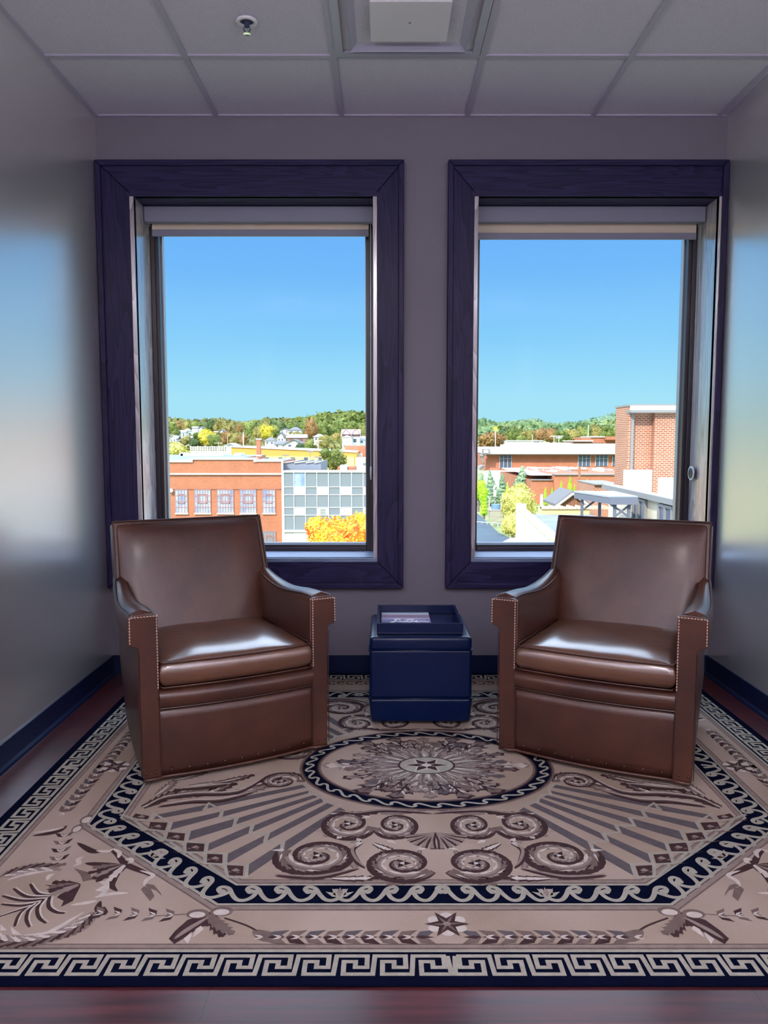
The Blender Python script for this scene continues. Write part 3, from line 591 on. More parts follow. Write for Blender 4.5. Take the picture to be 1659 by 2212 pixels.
def scrolls(T):
    spiral(T, .350, .630, .104, -.4, 1.7, .052, sgn=1)
    spiral(T, .105, .672, .090, 2.6, 1.6, .047, sgn=-1)
    spiral(T, .270, .440, .076, 2.9, 1.5, .040, sgn=-1, squash=1.1)
    spiral(T, .120, .448, .060, .3, 1.5, .035, sgn=1, squash=1.15)
    for s_ in ([(.46, .735), (.41, .742), (.34, .745), (.28, .725), (.225, .70)], [(.21, .70), (.235, .66), (.25, .60), (.22, .56)], [(.30, .36), (.25, .375), (.17, .355), (.09, .36), (.0, .375)], [(.33, .50), (.40, .47)]):
        rstroke([T(p) for p in s_], leaf2(.020), 'brown', 17.2); rstroke([T((p[0], p[1] - .008)) for p in s_], leaf2(.010), 'mid', 17.9)
    for x, y, a, L in ((.225, .545, 1.2, .04), (.24, .53, 2.2, .035), (.03, .58, .6, .04), (.15, .54, 2.5, .04), (.19, .745, .2, .05), (.30, .535, -2.2, .035), (.44, .60, 0, .05), (.20, .39, .5, .035)):
        leaf(T, x, y, a, L, .018, 'pale', 18.4)
    for x, y, a, L, w_, c in ((.455, .735, -.15 + math.pi, .16, .020, 'taupe'), (.30, .748, math.pi - .1, .13, .018, 'brown'), (.03, .752, .1, .12, .016, 'taupe'), (.235, .70, -1.2, .13, .020, 'taupe'), (.19, .56, 2.4, .10, .018, 'brown'), (.34, .52, -2.4, .10, .018, 'taupe'),
                           (.33, .372, math.pi - .1, .15, .020, 'brown'), (.17, .372, math.pi + .05, .15, .018, 'taupe'), (.20, .50, .7, .08, .016, 'mid'), (.05, .60, 1.2, .07, .014, 'taupe')):
        lobed(T, x, y, a, L, w_, 6, c, 16.4, .25); lobed(T, x, y, a, L * .8, w_ * .5, 5, 'pale' if c == 'brown' else 'mid', 16.7, .25)
    # scallop shell on the centre line
    for k in range(5):
        a = math.pi / 2 - .12 - k * .30
        c = (.0, .50); e_ = (c[0] + .095 * math.cos(a), c[1] + .095 * math.sin(a))
        rstroke([T(c), T(((c[0] + e_[0]) / 2 + .004, (c[1] + e_[1]) / 2)), T(e_)], lambda t: .007 + .014 * t, 'brown', 18.6, .001)
        rstroke([T((c[0] + .004, c[1])), T(((c[0] + e_[0]) / 2 + .008, (c[1] + e_[1]) / 2)), T((e_[0] + .003, e_[1] - .003))], lambda t: .004 + .008 * t, 'mid', 19.2, .002)
    for x, y, a, L, w_, c in ((.95, .33, -2.3, .16, .034, 'brown'), (.90, .26, -2.9, .18, .036, 'taupe'), (.80, .25, -2.6, .16, .030, 'brown'), (.70, .23, -2.9, .16, .030, 'taupe'), (.93, .24, -2.0, .13, .026, 'taupe'), (.62, .17, -2.6, .12, .026, 'brown'), (.84, .17, -3.0, .14, .026, 'taupe'), (.74, .14, -2.8, .13, .024, 'brown'), (.90, .12, -2.7, .12, .024, 'taupe')):
        lobed(T, x, y, a, L, w_, 6, c, 16.2, .3); lobed(T, x, y, a, L * .82, w_ * .55, 5, 'mid' if c == 'taupe' else 'taupe', 16.5, .3); lobed(T, x, y, a, L * .6, w_ * .22, 4, 'pale', 16.8, .3)
    # leaf scroll in the side wedge above the rays
    spiral(T, .52, .13, .066, 3.0, 1.4, .036, sgn=1)
    for s_ in ([(.94, .34), (.90, .27), (.80, .235), (.66, .22), (.58, .10)], [(.90, .33), (.80, .29), (.70, .28), (.60, .22)], [(.86, .20), (.78, .18), (.70, .16)]):
        rstroke([T(p) for p in s_], leaf2(.034), 'brown', 17); rstroke([T((p[0], p[1] - .010)) for p in s_], leaf2(.020), 'taupe', 17.6); rstroke([T((p[0], p[1] - .014)) for p in s_], leaf2(.009), 'pale', 18.2)
sym4(scrolls)
# corner palmettes in wreaths, ribbons, buds and sprays
qd(FROND, 'brown', 7, w=taper(.014), sm=True); qd([[(x + .004, y + .006) for x, y in q] for q in FROND], 'pale', 7.6, w=taper(.006), sm=True)
qd(DARKS, 'brown', 7, w=leaf2(.022), sm=True); qd(LIGHTS, 'pale', 8.4, w=leaf2(.014), sm=True)
qd(PDARK, 'brown', 7.6); qd(PTAUPE, 'taupe', 7.9); qd(PLIGHT, 'pale', 8.3)
qd([[(x + .012, y + .006) for x, y in q] for q in DARKS[:2]], 'mid', 6.6, w=leaf2(.050), sm=True)
def wreath(T):
    for q in DARKS[:2]:
        P = smooth_pts([(-x, -y) for x, y in q], 3)
        for i in range(0, len(P) - 1):
            a = math.atan2(P[i + 1][1] - P[i][1], P[i + 1][0] - P[i][0])
            lobed(T, P[i][0], P[i][1], a + .35, .046, .012, 3, 'brown' if i % 2 else 'taupe', 7.6 + .02 * i); lobed(T, P[i][0], P[i][1], a - .4, .044, .010, 3, 'pale' if i % 2 else 'mid', 7.9 + .02 * i)
    for (x, y, a, L, w_, c) in ((.90, .676, -2.55 + math.pi * 0, .0, .0, 'taupe'), (.895, .675, .55 + math.pi * 0, .0, 0, 'mid')): pass
    for k, a in enumerate((.15, .45, .75, 1.05, 1.35)): lobed(T, .893, .676, a, .085 + .012 * (k % 2), .014, 4, ('taupe', 'brown', 'mid', 'brown', 'pale')[k], 8 + .05 * k)
    for k, a in enumerate((-.9, -.3, .3, .9)): lobed(T, .985, .775, a * .5 + .1 + .2, .075, .016, 4, ('brown', 'taupe', 'brown', 'mid')[k], 8.1 + .05 * k)
    for (x, y, a) in ((.60, .90, 1.9), (.604, .91, 2.2)): lobed(T, x, y, a, .11, .022, 6, 'brown' if a < 2 else 'taupe', 7.7 + a * .1, .3)
sym4(wreath)
qd([SPRIG], 'brown', 7.5); qd(SPRIGL, 'pale', 8); qd([[(-.60, -.92), (-.64, -.97), (-.665, -1.01)]], 'mid', 7.9, w=leaf2(.014), sm=True)
qd([[(-.60, -.902), (-.70, -.913), (-.74, -.917)]], 'taupe', 7, w=.004, sm=True)
def corner(T):
    for (x0, y0, x1, y1, nn) in ((.872, .905, .69, .915, 5), (1.13, .517, 1.092, .652, 4)):
        for k in range(nn):
            t = k / (nn - 1); x = x0 + (x1 - x0) * t; y = y0 + (y1 - y0) * t; a = math.atan2(y1 - y0, x1 - x0)
            for sd in (1, -1):
                leaf(T, x, y, a + math.pi + sd * .75, .042, .020, 'brown' if (k + (sd > 0)) % 2 else 'taupe', 7.8); leaf(T, x, y, a + math.pi + sd * .5, .028, .007, 'pale', 8.3)
    for x, y, a in ((.602, .903, .2), (.602, .903, 3.3), (1.108, .436, 1.3), (1.108, .436, -1.6)):
        c = (x + .03 * math.cos(a) * -1, y + .03 * math.sin(a) * -1)
        rpoly([T((c[0] + .027 * math.cos(q) * abs(math.cos(a)) + .016 * math.cos(q) * abs(math.sin(a)), c[1] + .016 * math.sin(q) * abs(math.cos(a)) + .027 * math.sin(q) * abs(math.sin(a)))) for q in [k * .45 for k in range(14)]], 'taupe', 8)
        rpoly([T((c[0] + .019 * math.cos(q) * abs(math.cos(a)) + .011 * math.cos(q) * abs(math.sin(a)), c[1] + .004 + .010 * math.sin(q) * abs(math.cos(a)) + .019 * math.sin(q) * abs(math.sin(a)))) for q in [k * .45 for k in range(14)]], 'pale', 8.5)
    # laurel garlands along front and side
    rstroke([T((.56, .925)), T((.50, .955)), T((.46, .985))], .006, 'brown', 7); rstroke([T((.48, .975)), T((.44, 1.0)), T((.40, 1.0))], leaf2(.04), 'taupe', 7.2)
    for k in range(9):
        x = .44 - k * .045; y = 1.002
        leaf(T, x, y, math.pi - .5, .058, .028, 'brown' if k % 2 else 'taupe', 7.7 + .02 * k); leaf(T, x, y, math.pi + .5, .058, .028, 'taupe' if k % 2 else 'grey', 7.8 + .02 * k)
        leaf(T, x, y, math.pi, .045, .014, 'brown', 8.1); leaf(T, x + .01, y, .35, .026, .008, 'pale', 8.5); leaf(T, x + .01, y, -.35, .026, .008, 'pale', 8.5)
    for k in range(9):
        y = .36 - k * .042; x = 1.195
        leaf(T, x, y, -math.pi / 2 - .5, .054, .026, 'brown' if k % 2 else 'taupe', 7.7 + .02 * k); leaf(T, x, y, -math.pi / 2 + .5, .054, .026, 'grey' if k % 2 else 'taupe', 7.8 + .02 * k)
        leaf(T, x, y, math.pi / 2 + .35, .024, .008, 'pale', 8.5); leaf(T, x, y, math.pi / 2 - .35, .024, .008, 'pale', 8.5)
sym4(corner)
def flower6(cx, cy):
    T = lambda p: p
    for k in range(6):
        a = math.pi / 6 + k * math.pi / 3
        c = (cx + .036 * math.cos(a), cy + .033 * math.sin(a)); rpoly([(c[0] + .017 * math.cos(q * .7), c[1] + .016 * math.sin(q * .7)) for q in range(9)], 'pale', 8)
    for k in range(6): leaf(T, cx, cy, k * math.pi / 3, .056, .024, 'brown', 8.6); leaf(T, cx, cy, k * math.pi / 3 + .08, .040, .008, 'taupe', 9)
    rpoly([(cx + .010 * math.cos(q * .7), cy + .009 * math.sin(q * .7)) for q in range(9)], 'mid', 9.4)
for c in ((0, -.95), (0, .95), (-1.150, 0), (1.150, 0)): flower6(*c)
# turned-down sides of the pile
rc = thing('area_rug', 'large beige and navy patterned area rug under the armchairs and ottoman', 'rug', (RUG_C[0], RUG_C[1], 0))
raw('pile', V, F, RMATS, rc, MI)
bm = NB(); box(bm, -RA, RA, -RB, RB, .0005, RT - .0005)
obj('backing', bm, RMATS[1], rc, bevel=.003)

# ------------------------------------------------------------ swivel armchairs
def lerp(a, b, t): return a + (b - a) * t
def interp(tab, x):
    for (x0, y0), (x1, y1) in zip(tab, tab[1:]):
        if x <= x1:
            t = max(0, min(1, (x - x0) / (x1 - x0))); t = t * t * (3 - 2 * t); return y0 + (y1 - y0) * t
    return tab[-1][1]
_ZT = smooth_pts([(-.03, .602), (.03, .606), (.12, .604), (.24, .592), (.37, .588), (.50, .604), (.60, .632), (.72, .672)], 8)
def armz(y):
    for (x0, y0), (x1, y1) in zip(_ZT, _ZT[1:]):
        if x0 <= y <= x1: return y0 + (y1 - y0) * (y - x0) / (x1 - x0)
    return _ZT[-1][1]
def puff(bm, x0, x1, y0, y1, z0, z1, nx, ny, crown, edge=.02, crown_b=0, warp=None):
    """upholstered cushion with rounded edges and a crowned top"""
    def e(t): return (1 - abs(2 * t - 1) ** 3.2)
    top, bot = [], []
    for j in range(ny + 1):
        rt, rb = [], []
        for i in range(nx + 1):
            u, v = i / nx, j / ny; x = lerp(x0, x1, u); y = lerp(y0, y1, v); k = e(u) * e(v)
            if warp: x, y = warp(x, y, u, v)
            rt.append(bm.verts.new((x, y, z1 + crown * k ** .8))); rb.append(bm.verts.new((x, y, z0 - crown_b * k)))
        top.append(rt); bot.append(rb)
    for j in range(ny):
        for i in range(nx):
            bm.faces.new((top[j][i], top[j][i + 1], top[j + 1][i + 1], top[j + 1][i])); bm.faces.new((bot[j][i], bot[j + 1][i], bot[j + 1][i + 1], bot[j][i + 1]))
    def side(a, b, out):
        n = len(a); mid = [bm.verts.new((a[k].co + b[k].co) / 2 + out * edge) for k in range(n)]
        for k in range(n - 1):
            bm.faces.new((a[k], a[k + 1], mid[k + 1], mid[k])); bm.faces.new((mid[k], mid[k + 1], b[k + 1], b[k]))
        return mid
    m1 = side(top[0], bot[0], Vector((0, -1, 0))); m2 = side(top[-1], bot[-1], Vector((0, 1, 0)))
    m3 = side([r[0] for r in top], [r[0] for r in bot], Vector((-1, 0, 0))); m4 = side([r[-1] for r in top], [r[-1] for r in bot], Vector((1, 0, 0)))
    bmesh.ops.remove_doubles(bm, verts=bm.verts, dist=.0001)
    def cor(a, b):
        for vt, vb in ((top, bot),): pass
    # close the corner gaps between neighbouring side rows
    for (ma, mb, vt, vb) in ((m1[0], m3[0], top[0][0], bot[0][0]), (m1[-1], m4[0], top[0][-1], bot[0][-1]), (m2[0], m3[-1], top[-1][0], bot[-1][0]), (m2[-1], m4[-1], top[-1][-1], bot[-1][-1])):
        if all(v.is_valid for v in (ma, mb, vt, vb)):
            bm.faces.new((ma, mb, vt)); bm.faces.new((ma, vb, mb))
def welt(bm, pts, r=.0035, n=6): tube(bm, pts, r, n)
def stitches(bm, pts, gap=.0105, L=.0074, r=.0023):
    pts = [Vector(p) for p in pts]; acc = 0
    for a, b in zip(pts, pts[1:]):
        d = b - a; ln = d.length; d.normalize(); t = gap - acc
        while t < ln:
            c = a + d * t; tube(bm, [c - d * L / 2, c, c + d * L / 2], [r * .5, r, r * .5], 5); t += gap
        acc = (ln - (t - gap))
def make_chair(label, loc, rotz):
    r = thing('swivel_armchair', label, 'armchair', loc, rotz, 'brown leather swivel armchairs')
    # body panel behind/below everything (seat deck, hidden core)
    bm = NB(); prism(bm, [(-.30, .02), (.30, .02), (.285, .60), (-.285, .60)], .29, 'Z', .035); obj('seat_deck', bm, M_LEATHER, r, bevel=.01)
    bm = NB(); lathe(bm, [(0, 0), (.25, 0), (.25, .018), (.20, .024), (.20, .05), (0, .05)], c=(0, .34, 0), n=40); obj('swivel_base', bm, M_BLACK, r, smooth=True, angle=30)
    ys = [0.012, .03, .06, .10, .15, .20, .25, .30, .35, .40, .45, .50, .55, .60, .65, .69]
    for s in (-1, 1):
        bm = NB(); R = []
        for y in ys:
            t = y / .69; zt = armz(y); bul = .012 * math.sin(math.pi * t)
            xo = lerp(.350, .300, t) + bul; xt = lerp(.384, .322, t ** 1.2) + bul; xi = lerp(.288, .270, t); xb = lerp(.346, .285, t) + bul * .5
            und = lerp(.105, .10, t)
            prof = [(xi, .035), (xi, zt - .045), (xi + .003, zt - .018), (xi + .016, zt - .002), ((xi + xt) / 2, zt + .010), (xt - .018, zt - .001), (xt - .003, zt - .018), (xt, zt - .045), (xt - .004, zt - und + .018), (xt - .016, zt - und), (xo + .002, zt - und - .012), (xo, zt - und - .04), (xo + .004, .30), (xb, .022), (xi, .022)]
            R.append([bm.verts.new((s * x, y, z)) for x, z in prof])
        n = len(R[0])
        for a, b in zip(R, R[1:]):
            for k in range(n): bm.faces.new((a[k], a[(k + 1) % n], b[(k + 1) % n], b[k]))
        bm.faces.new(R[0]); bm.faces.new(R[-1][::-1])
        arm = obj('arm', bm, M_LEATHER, r, smooth=True)
        # seam lines along the top of the arm
        for off in (0,):
            bm = NB(); zz = lambda y: armz(y)
            tube(bm, [(s * (lerp(.288, .270, y / .69) + .010), y, zz(y) - .005) for y in ys], .0022, 6)
            tube(bm, [(s * (lerp(.384, .322, (y / .69) ** 1.2) + .012 * math.sin(math.pi * y / .69) - .010), y, zz(y) - .006) for y in ys], .0022, 6)
            obj('welt', bm, M_WELT, arm)
        # front facing panel, T-shaped, with pale stitching round its top and inner edge
        a, b, c, d = .285, .352, .386, .490
        prof = [(a, .020), (b - .004, .020), (b, .30), (b, d - .014), (b + .004, d - .005), (b + .012, d), (c - .016, d), (c - .005, d + .006), (c, d + .020), (c, .578), (c - .005, .592), (c - .016, .600), ((a + c) / 2, .604), (a + .010, .600), (a, .592)]
        bm = NB(); prism(bm, [(s * x, z) for x, z in prof], .022, 'Y', -.006)
        fp = obj('arm_front', bm, M_LEATHER, r, bevel=.009, seg=4)
        bm = NB()
        stitches(bm, [(s * (a + .005), -.008, .43 - .10), (s * (a + .005), -.008, .594), (s * (c - .006), -.008, .594), (s * (c - .005), -.008, .50)])
        stitches(bm, [(s * (a + .001), .004, .33), (s * (a + .001), .004, .594)])
        obj('stitching', bm, M_STITCH, fp)
        bm = NB(); tube(bm, [(s * (a + .002), -.008, .022), (s * (a + .002), -.008, .33)], .0018, 6); obj('seam', bm, M_WELT, fp)
        nb = NB(); tube(nb, [(s * (b + .002), -.006, z) for z in (.03, .30, .47)], .0016, 6); obj('seam', nb, M_WELT, fp)
        for x in (.306, .338):
            bm = NB(); lathe(bm, [(0, -.003), (.0035, -.0025), (.0055, 0)], n=10); bmesh.ops.rotate(bm, verts=bm.verts, cent=(0, 0, 0), matrix=Matrix.Rotation(math.pi / 2, 3, 'X').inverted())
            bmesh.ops.translate(bm, verts=bm.verts, vec=(s * x, -.0065, .040)); obj('nail_head', bm, M_NAIL, fp, smooth=True)
    # front panel, bowed forward
    def bow(x, k=.022): return -k * (1 - (x / .285) ** 2)
    bm = NB(); nx, nz = 20, 6; g = []
    for j in range(nz + 1):
        z = lerp(.020, .262, j / nz); g.append([bm.verts.new((lerp(-.287, .287, i / nx), .004 + bow(lerp(-.287, .287, i / nx)) - .004 * math.sin(math.pi * j / nz), z)) for i in range(nx + 1)])
    gb = [[bm.verts.new((v.co.x, .05, v.co.z)) for v in row] for row in (g[0], g[-1])]
    for j in range(nz):
        for i in range(nx): bm.faces.new((g[j][i], g[j][i + 1], g[j + 1][i + 1], g[j + 1][i]))
    for i in range(nx): bm.faces.new((g[-1][i], g[-1][i + 1], gb[1][i + 1], gb[1][i])); bm.faces.new((g[0][i + 1], g[0][i], gb[0][i], gb[0][i + 1]))
    fp = obj('front_panel', bm, M_LEATHER, r, smooth=True)
    bm = NB(); tube(bm, [(-.346, -.006, .016), (-.30, -.007, .016)] + [(x, .002 + bow(x), .016) for x in [-.287 + .0287 * k for k in range(21)]] + [(.30, -.007, .016), (.346, -.006, .016)], .0055, 8)
    obj('hem_welt', bm, M_LEATHER, r, smooth=True)
    for k in range(9):
        x = -.25 + k * .0625; bm = NB(); lathe(bm, [(0, -.003), (.0035, -.0025), (.0055, 0)], n=10); bmesh.ops.rotate(bm, verts=bm.verts, cent=(0, 0, 0), matrix=Matrix.Rotation(math.pi / 2, 3, 'X').inverted())
        bmesh.ops.translate(bm, verts=bm.verts, vec=(x, .0015 + bow(x) - .001, .040)); obj('nail_head', bm, M_NAIL, fp, smooth=True)
    # padded rail under the cushion
    bm = NB(); R = []
    for i in range(25):
        x = lerp(-.287, .287, i / 24); R.append([bm.verts.new((x, y + bow(x), z)) for y, z in ((.05, .262), (.000, .262), (-.008, .268), (-.016, .285), (-.018, .303), (-.012, .318), (.004, .329), (.03, .334), (.09, .334))])
    for a, b in zip(R, R[1:]):
        for k in range(8): bm.faces.new((a[k], a[k + 1], b[k + 1], b[k]))
    obj('front_rail', bm, M_LEATHER, r, smooth=True)
    bm = NB(); tube(bm, [(x, -.004 + bow(x), .2625) for x in [-.285 + .0285 * k for k in range(21)]], .0025, 6); obj('rail_seam', bm, M_WELT, r)
    # seat cushion
    def warp(x, y, u, v):
        y = y + bow(x, .020) * (1 - v) ** 2; return x * lerp(1, .955, v), y
    bm = NB(); puff(bm, -.279, .279, -.012, .52, .340, .425, 26, 24, .034, .013, 0, warp)
    for v in bm.verts:
        if v.co.z > .40: v.co.z += .0035 * noise.noise(Vector((v.co.x * 9, v.co.y * 5, loc[0] * 3)))
    sc = obj('seat_cushion', bm, M_LEATHER2, r, sub=1)
    for z in (.427, .339):
        bm = NB(); w = [(-.280, .50), (-.280, .25), (-.281, .02)] + [(x, -.013 + bow(x, .020)) for x in [-.276 + .0276 * k for k in range(21)]] + [(.281, .02), (.280, .25), (.280, .50)]
        tube(bm, [(x * (1 - .045 * max(0, y) / .52), y, z) for x, y in w], .0032, 7); obj('cushion_piping', bm, M_LEATHER, sc, smooth=True)
    # raked back: shell slab plus crowned inner panel
    def bk(u, v, d):
        """u -1..1 across, v 0..1 up, d behind the front plane"""
        z = lerp(.35, .856, v); y = .500 + .175 * v; hw = lerp(.292, .328, min(1, v * 1.6)) if v < .5 else lerp(.326, .318, (v - .5) * 2)
        return Vector((u * hw, y + d * .95 - .018 * 0, z - d * .30))
    bm = NB(); R = []
    for k in range(13):
        v = k / 12; R.append([bm.verts.new(bk(u, v, d)) for u, d in ((-1, 0), (1, 0), (1, .075), (.6, .090), (0, .095), (-.6, .090), (-1, .075))])
    for a, b in zip(R, R[1:]):
        for k in range(7): bm.faces.new((a[k], a[(k + 1) % 7], b[(k + 1) % 7], b[k]))
    bm.faces.new(R[0]); bm.faces.new(R[-1][::-1]); bs = obj('back_shell', bm, M_LEATHER, r, bevel=.006, seg=3)
    bm = NB(); nu, nv = 22, 20; g = []
    for j in range(nv + 1):
        v = lerp(.0, .974, j / nv); row = []
        for i in range(nu + 1):
            u = lerp(-.955, .955, i / nu); k = (1 - abs(2 * i / nu - 1) ** 5) * (1 - (max(0, 2 * j / nv - 1)) ** 5)
            row.append(bm.verts.new(bk(u, v, -.004 - .030 * k ** .6 - .006 * math.sin(math.pi * i / nu))))
        g.append(row)
    for j in range(nv):
        for i in range(nu): bm.faces.new((g[j][i], g[j][i + 1], g[j + 1][i + 1], g[j + 1][i]))
    rim = [g[j][0] for j in range(nv + 1)] + g[-1][1:] + [g[j][-1] for j in range(nv - 1, -1, -1)]; rb = [bm.verts.new((v.co.x, v.co.y + .006, v.co.z)) for v in rim]
    for k in range(len(rim) - 1): bm.faces.new((rim[k], rim[k + 1], rb[k + 1], rb[k]))
    bc = obj('back_cushion', bm, M_LEATHER2 if False else M_LEATHER, r, sub=1)
    bm = NB(); P = [bk(-1, v, -.002) for v in [.45 + .055 * k for k in range(11)]] + [bk(u, 1, -.002) for u in (-.99, -.5, 0, .5, .99)] + [bk(1, v, -.002) for v in [1 - .055 * k for k in range(11)]]
    tube(bm, P, .0035, 7); obj('back_welt', bm, M_WELT, bs, smooth=True)
    bm = NB(); Q = [bk(-.985, v, -.006) for v in [.5 + .05 * k for k in range(10)]] + [bk(u, .985, -.004) for u in (-.97, 0, .97)] + [bk(.985, v, -.006) for v in [.95 - .05 * k for k in range(10)]]
    stitches(bm, Q, .010, .006, .0014); obj('stitching', bm, M_NAIL, bs)
    return r
make_chair('brown leather swivel armchair on the rug before the left window', (-.529, 2.80, RT + .0085), math.radians(28))
make_chair('brown leather swivel armchair on the rug before the right window', (.751, 2.775, RT + .0085), math.radians(-28))

# ------------------------------------------------------------ ottoman, tray, magazine
OX0, OX1, OY0, OY1 = -.064, .372, 3.215, 3.665
ocx, ocy = (OX0 + OX1) / 2, (OY0 + OY1) / 2; hw, hd = (OX1 - OX0) / 2, (OY1 - OY0) / 2
r = thing('ottoman', 'dark navy leather cube ottoman with a tray on top, between the armchairs', 'ottoman', (ocx, ocy, RT + .0085))
bm = NB(); box(bm, -hw + .003, hw - .003, -hd + .003, hd - .003, .112, .324); obj('body', bm, M_OTTO, r, bevel=.014, seg=5)
bm = NB(); box(bm, -hw, hw, -hd, hd, .008, .116)
for v in bm.verts:
    if v.co.z < .05: v.co.x *= .955; v.co.y *= .965
obj('base_band', bm, M_OTTO, r, bevel=.016, seg=5)
for sx in (-1, 1):
    for sy in (-1, 1):
        bm = NB(); lathe(bm, [(0, 0), (.018, 0), (.02, .012), (0, .014)], c=(sx * (hw - .05), sy * (hd - .05), 0), n=16); obj('foot', bm, M_BLACK, r, smooth=True)
bm = NB(); sq_ = lambda z, e=0: [(-hw - e, -hd - e, z), (hw + e, -hd - e, z), (hw + e, hd + e, z), (-hw - e, hd + e, z), (-hw - e, -hd - e, z)]
tube(bm, sq_(.113, -.0015), .003, 6); obj('piping', bm, M_OTTO, r, smooth=True)
bm = NB(); box(bm, -hw + .004, hw - .004, -hd + .004, hd - .004, .316, .376)
bmesh.ops.bevel(bm, geom=list(bm.edges), offset=.018, segments=5, profile=.6, affect='EDGES')
obj('lid', bm, M_OTTO, r, smooth=True)
bm = NB(); tube(bm, sq_(.320, -.003), .003, 6); obj('piping', bm, M_OTTO, r, smooth=True)
TX0, TX1, TY0, TY1, TZ0, TZ1 = -.030, .334, 3.262, 3.635, .3915, .440
r = thing('serving_tray', 'square dark navy tray with raised rim resting on the ottoman', 'tray', ((TX0 + TX1) / 2, (TY0 + TY1) / 2, TZ0))
a, b_ = (TX1 - TX0) / 2, (TY1 - TY0) / 2
bm = NB(); box(bm, -a, a, -b_, b_, 0, .008); obj('tray_base', bm, M_TRAY, r, bevel=.002)
for p in ((-a, a, -b_, -b_ + .012), (-a, a, b_ - .012, b_), (-a, -a + .012, -b_ + .012, b_ - .012), (a - .012, a, -b_ + .012, b_ - .012)):
    bm = NB(); box(bm, *p, .008, TZ1 - TZ0); obj('rim', bm, M_TRAY, r, bevel=.002)
# magazine with a dusk landscape cover and a handwritten white title
def covermat():
    m = bpy.data.materials.new('dusk_cover'); m.use_nodes = True; t = m.node_tree; b = t.nodes['Principled BSDF']; L = t.links.new
    c = t.nodes.new('ShaderNodeTexCoord'); mp = t.nodes.new('ShaderNodeMapping'); mp.inputs['Scale'].default_value = (3, 22, 1)
    n = t.nodes.new('ShaderNodeTexNoise'); n.inputs['Scale'].default_value = 1.5; n.inputs['Detail'].default_value = 4
    s = t.nodes.new('ShaderNodeSeparateXYZ'); ad = t.nodes.new('ShaderNodeMath'); ad.operation = 'MULTIPLY_ADD'; ad.inputs[1].default_value = .10
    mr = t.nodes.new('ShaderNodeMapRange'); mr.inputs['From Min'].default_value = -.14; mr.inputs['From Max'].default_value = .14; mr.inputs['To Min'].default_value = -.05; mr.inputs['To Max'].default_value = .95
    r = t.nodes.new('ShaderNodeValToRGB'); e = r.color_ramp.elements; e[0].position = 0; e[0].color = (.12, .18, .36, 1); e[1].position = 1; e[1].color = (.45, .55, .75, 1)
    for p, q in ((.25, (.22, .26, .48)), (.45, (.34, .28, .50)), (.56, (.75, .72, .88)), (.60, (.28, .22, .40)), (.74, (.55, .32, .36)), (.80, (.26, .22, .36)), (.84, (.85, .90, 1.0))): k = e.new(p); k.color = (*q, 1)
    L(c.outputs['Object'], mp.inputs[0]); L(mp.outputs[0], n.inputs[0]); L(c.outputs['Object'], s.inputs[0]); L(s.outputs['Y'], mr.inputs[0])
    L(n.outputs[0], ad.inputs[0]); L(mr.outputs[0], ad.inputs[2]); L(ad.outputs[0], r.inputs[0]); L(r.outputs[0], b.inputs['Base Color']); b.inputs['Roughness'].default_value = .28; b.inputs['Coat Weight'].default_value = .5
    return m
MGX, MGY = .0975, 3.478
r = thing('magazine', 'glossy magazine with purple dusk landscape cover lying in the tray', 'magazine', (MGX, MGY, TZ0 + .008))
bm = NB(); box(bm, -.107, .107, -.141, .139, .0005, .0075); obj('pages', bm, M_PAPER, r)
bm = NB(); box(bm, -.109, .109, -.143, .141, .0078, .0086); cv_ = obj('cover', bm, covermat(), r)
bm = NB()
for p in ([(-.050, -.105), (-.066, -.112), (-.058, -.098), (-.040, -.084), (-.050, -.062), (-.036, -.050), (-.026, -.060)], [(-.034, -.100), (-.028, -.086), (-.020, -.104), (-.012, -.086), (-.010, -.100), (.000, -.086)],
          [(.012, -.050), (.000, -.084), (.004, -.104), (.012, -.096)], [(-.008, -.066), (.010, -.060), (.026, -.052)], [(.024, -.048), (.012, -.102), (.022, -.084), (.030, -.100)],
          [(.032, -.096), (.040, -.086), (.032, -.084), (.036, -.104), (.046, -.096)], [(.050, -.102), (.052, -.086), (.060, -.090)], [(.062, -.102), (.066, -.086), (.074, -.102), (.082, -.090)]):
    q = smooth_pts(p, 4); tube(bm, [(x * 1.15 + .006, y * 1.1 + .052, .0090) for x, y in q], .0019, 5)
o = obj('title_lettering', bm, pm('white_ink', (.95, .95, .97), .4), cv_); o['label'] = 'white handwritten title'

# ------------------------------------------------------------ outside: colours
M_BRICK = brickmat('red_brick', (.56, .175, .075), (.46, .13, .055), (.58, .28, .16), .23, .085, .010)
M_BRICKN = brickmat('red_brick_near', (.48, .14, .06), (.37, .095, .045), (.66, .44, .29), .215, .085, .016)
M_BRICKD = brickmat('dull_brick', (.42, .16, .10), (.36, .12, .08), (.5, .3, .22), .23, .085, .010)
M_BEIGEB = brickmat('painted_beige_brick', (.82, .70, .50), (.76, .64, .45), (.7, .6, .42), .22, .085, .008)
M_WHITE = pm('white_paint', (.80, .80, .80), .8)
M_OFFW = pm('off_white_paint', (.68, .66, .60), .8)
M_STONE = pm('limestone', (.66, .56, .44), .9)
M_GREYM = pm('grey_cladding', (.20, .21, .24), .7)
M_SPAN = pm('grey_blue_panel', (.21, .23, .24), .5, spec=.3)
M_WGLASS = pm('sky_lit_glazing', (.20, .27, .44), .25, (.40, .46, .58), .9, lo=.35, hi=.6)
M_DGLASS = pm('dark_glazing', (.09, .11, .15), .15)
M_MUNT = pm('rust_red_muntin', (.42, .20, .17), .7)
M_ROOFW = pm('white_membrane', (.74, .75, .77), .8, (.60, .62, .66), .4)
M_ROOFG = pm('grey_membrane', (.22, .24, .29), .9, (.28, .30, .34), .6, spec=.1)
M_YEL = pm('ochre_render', (.66, .34, .07), .9); M_YEL2 = pm('cream_yellow_render', (.78, .58, .22), .9)
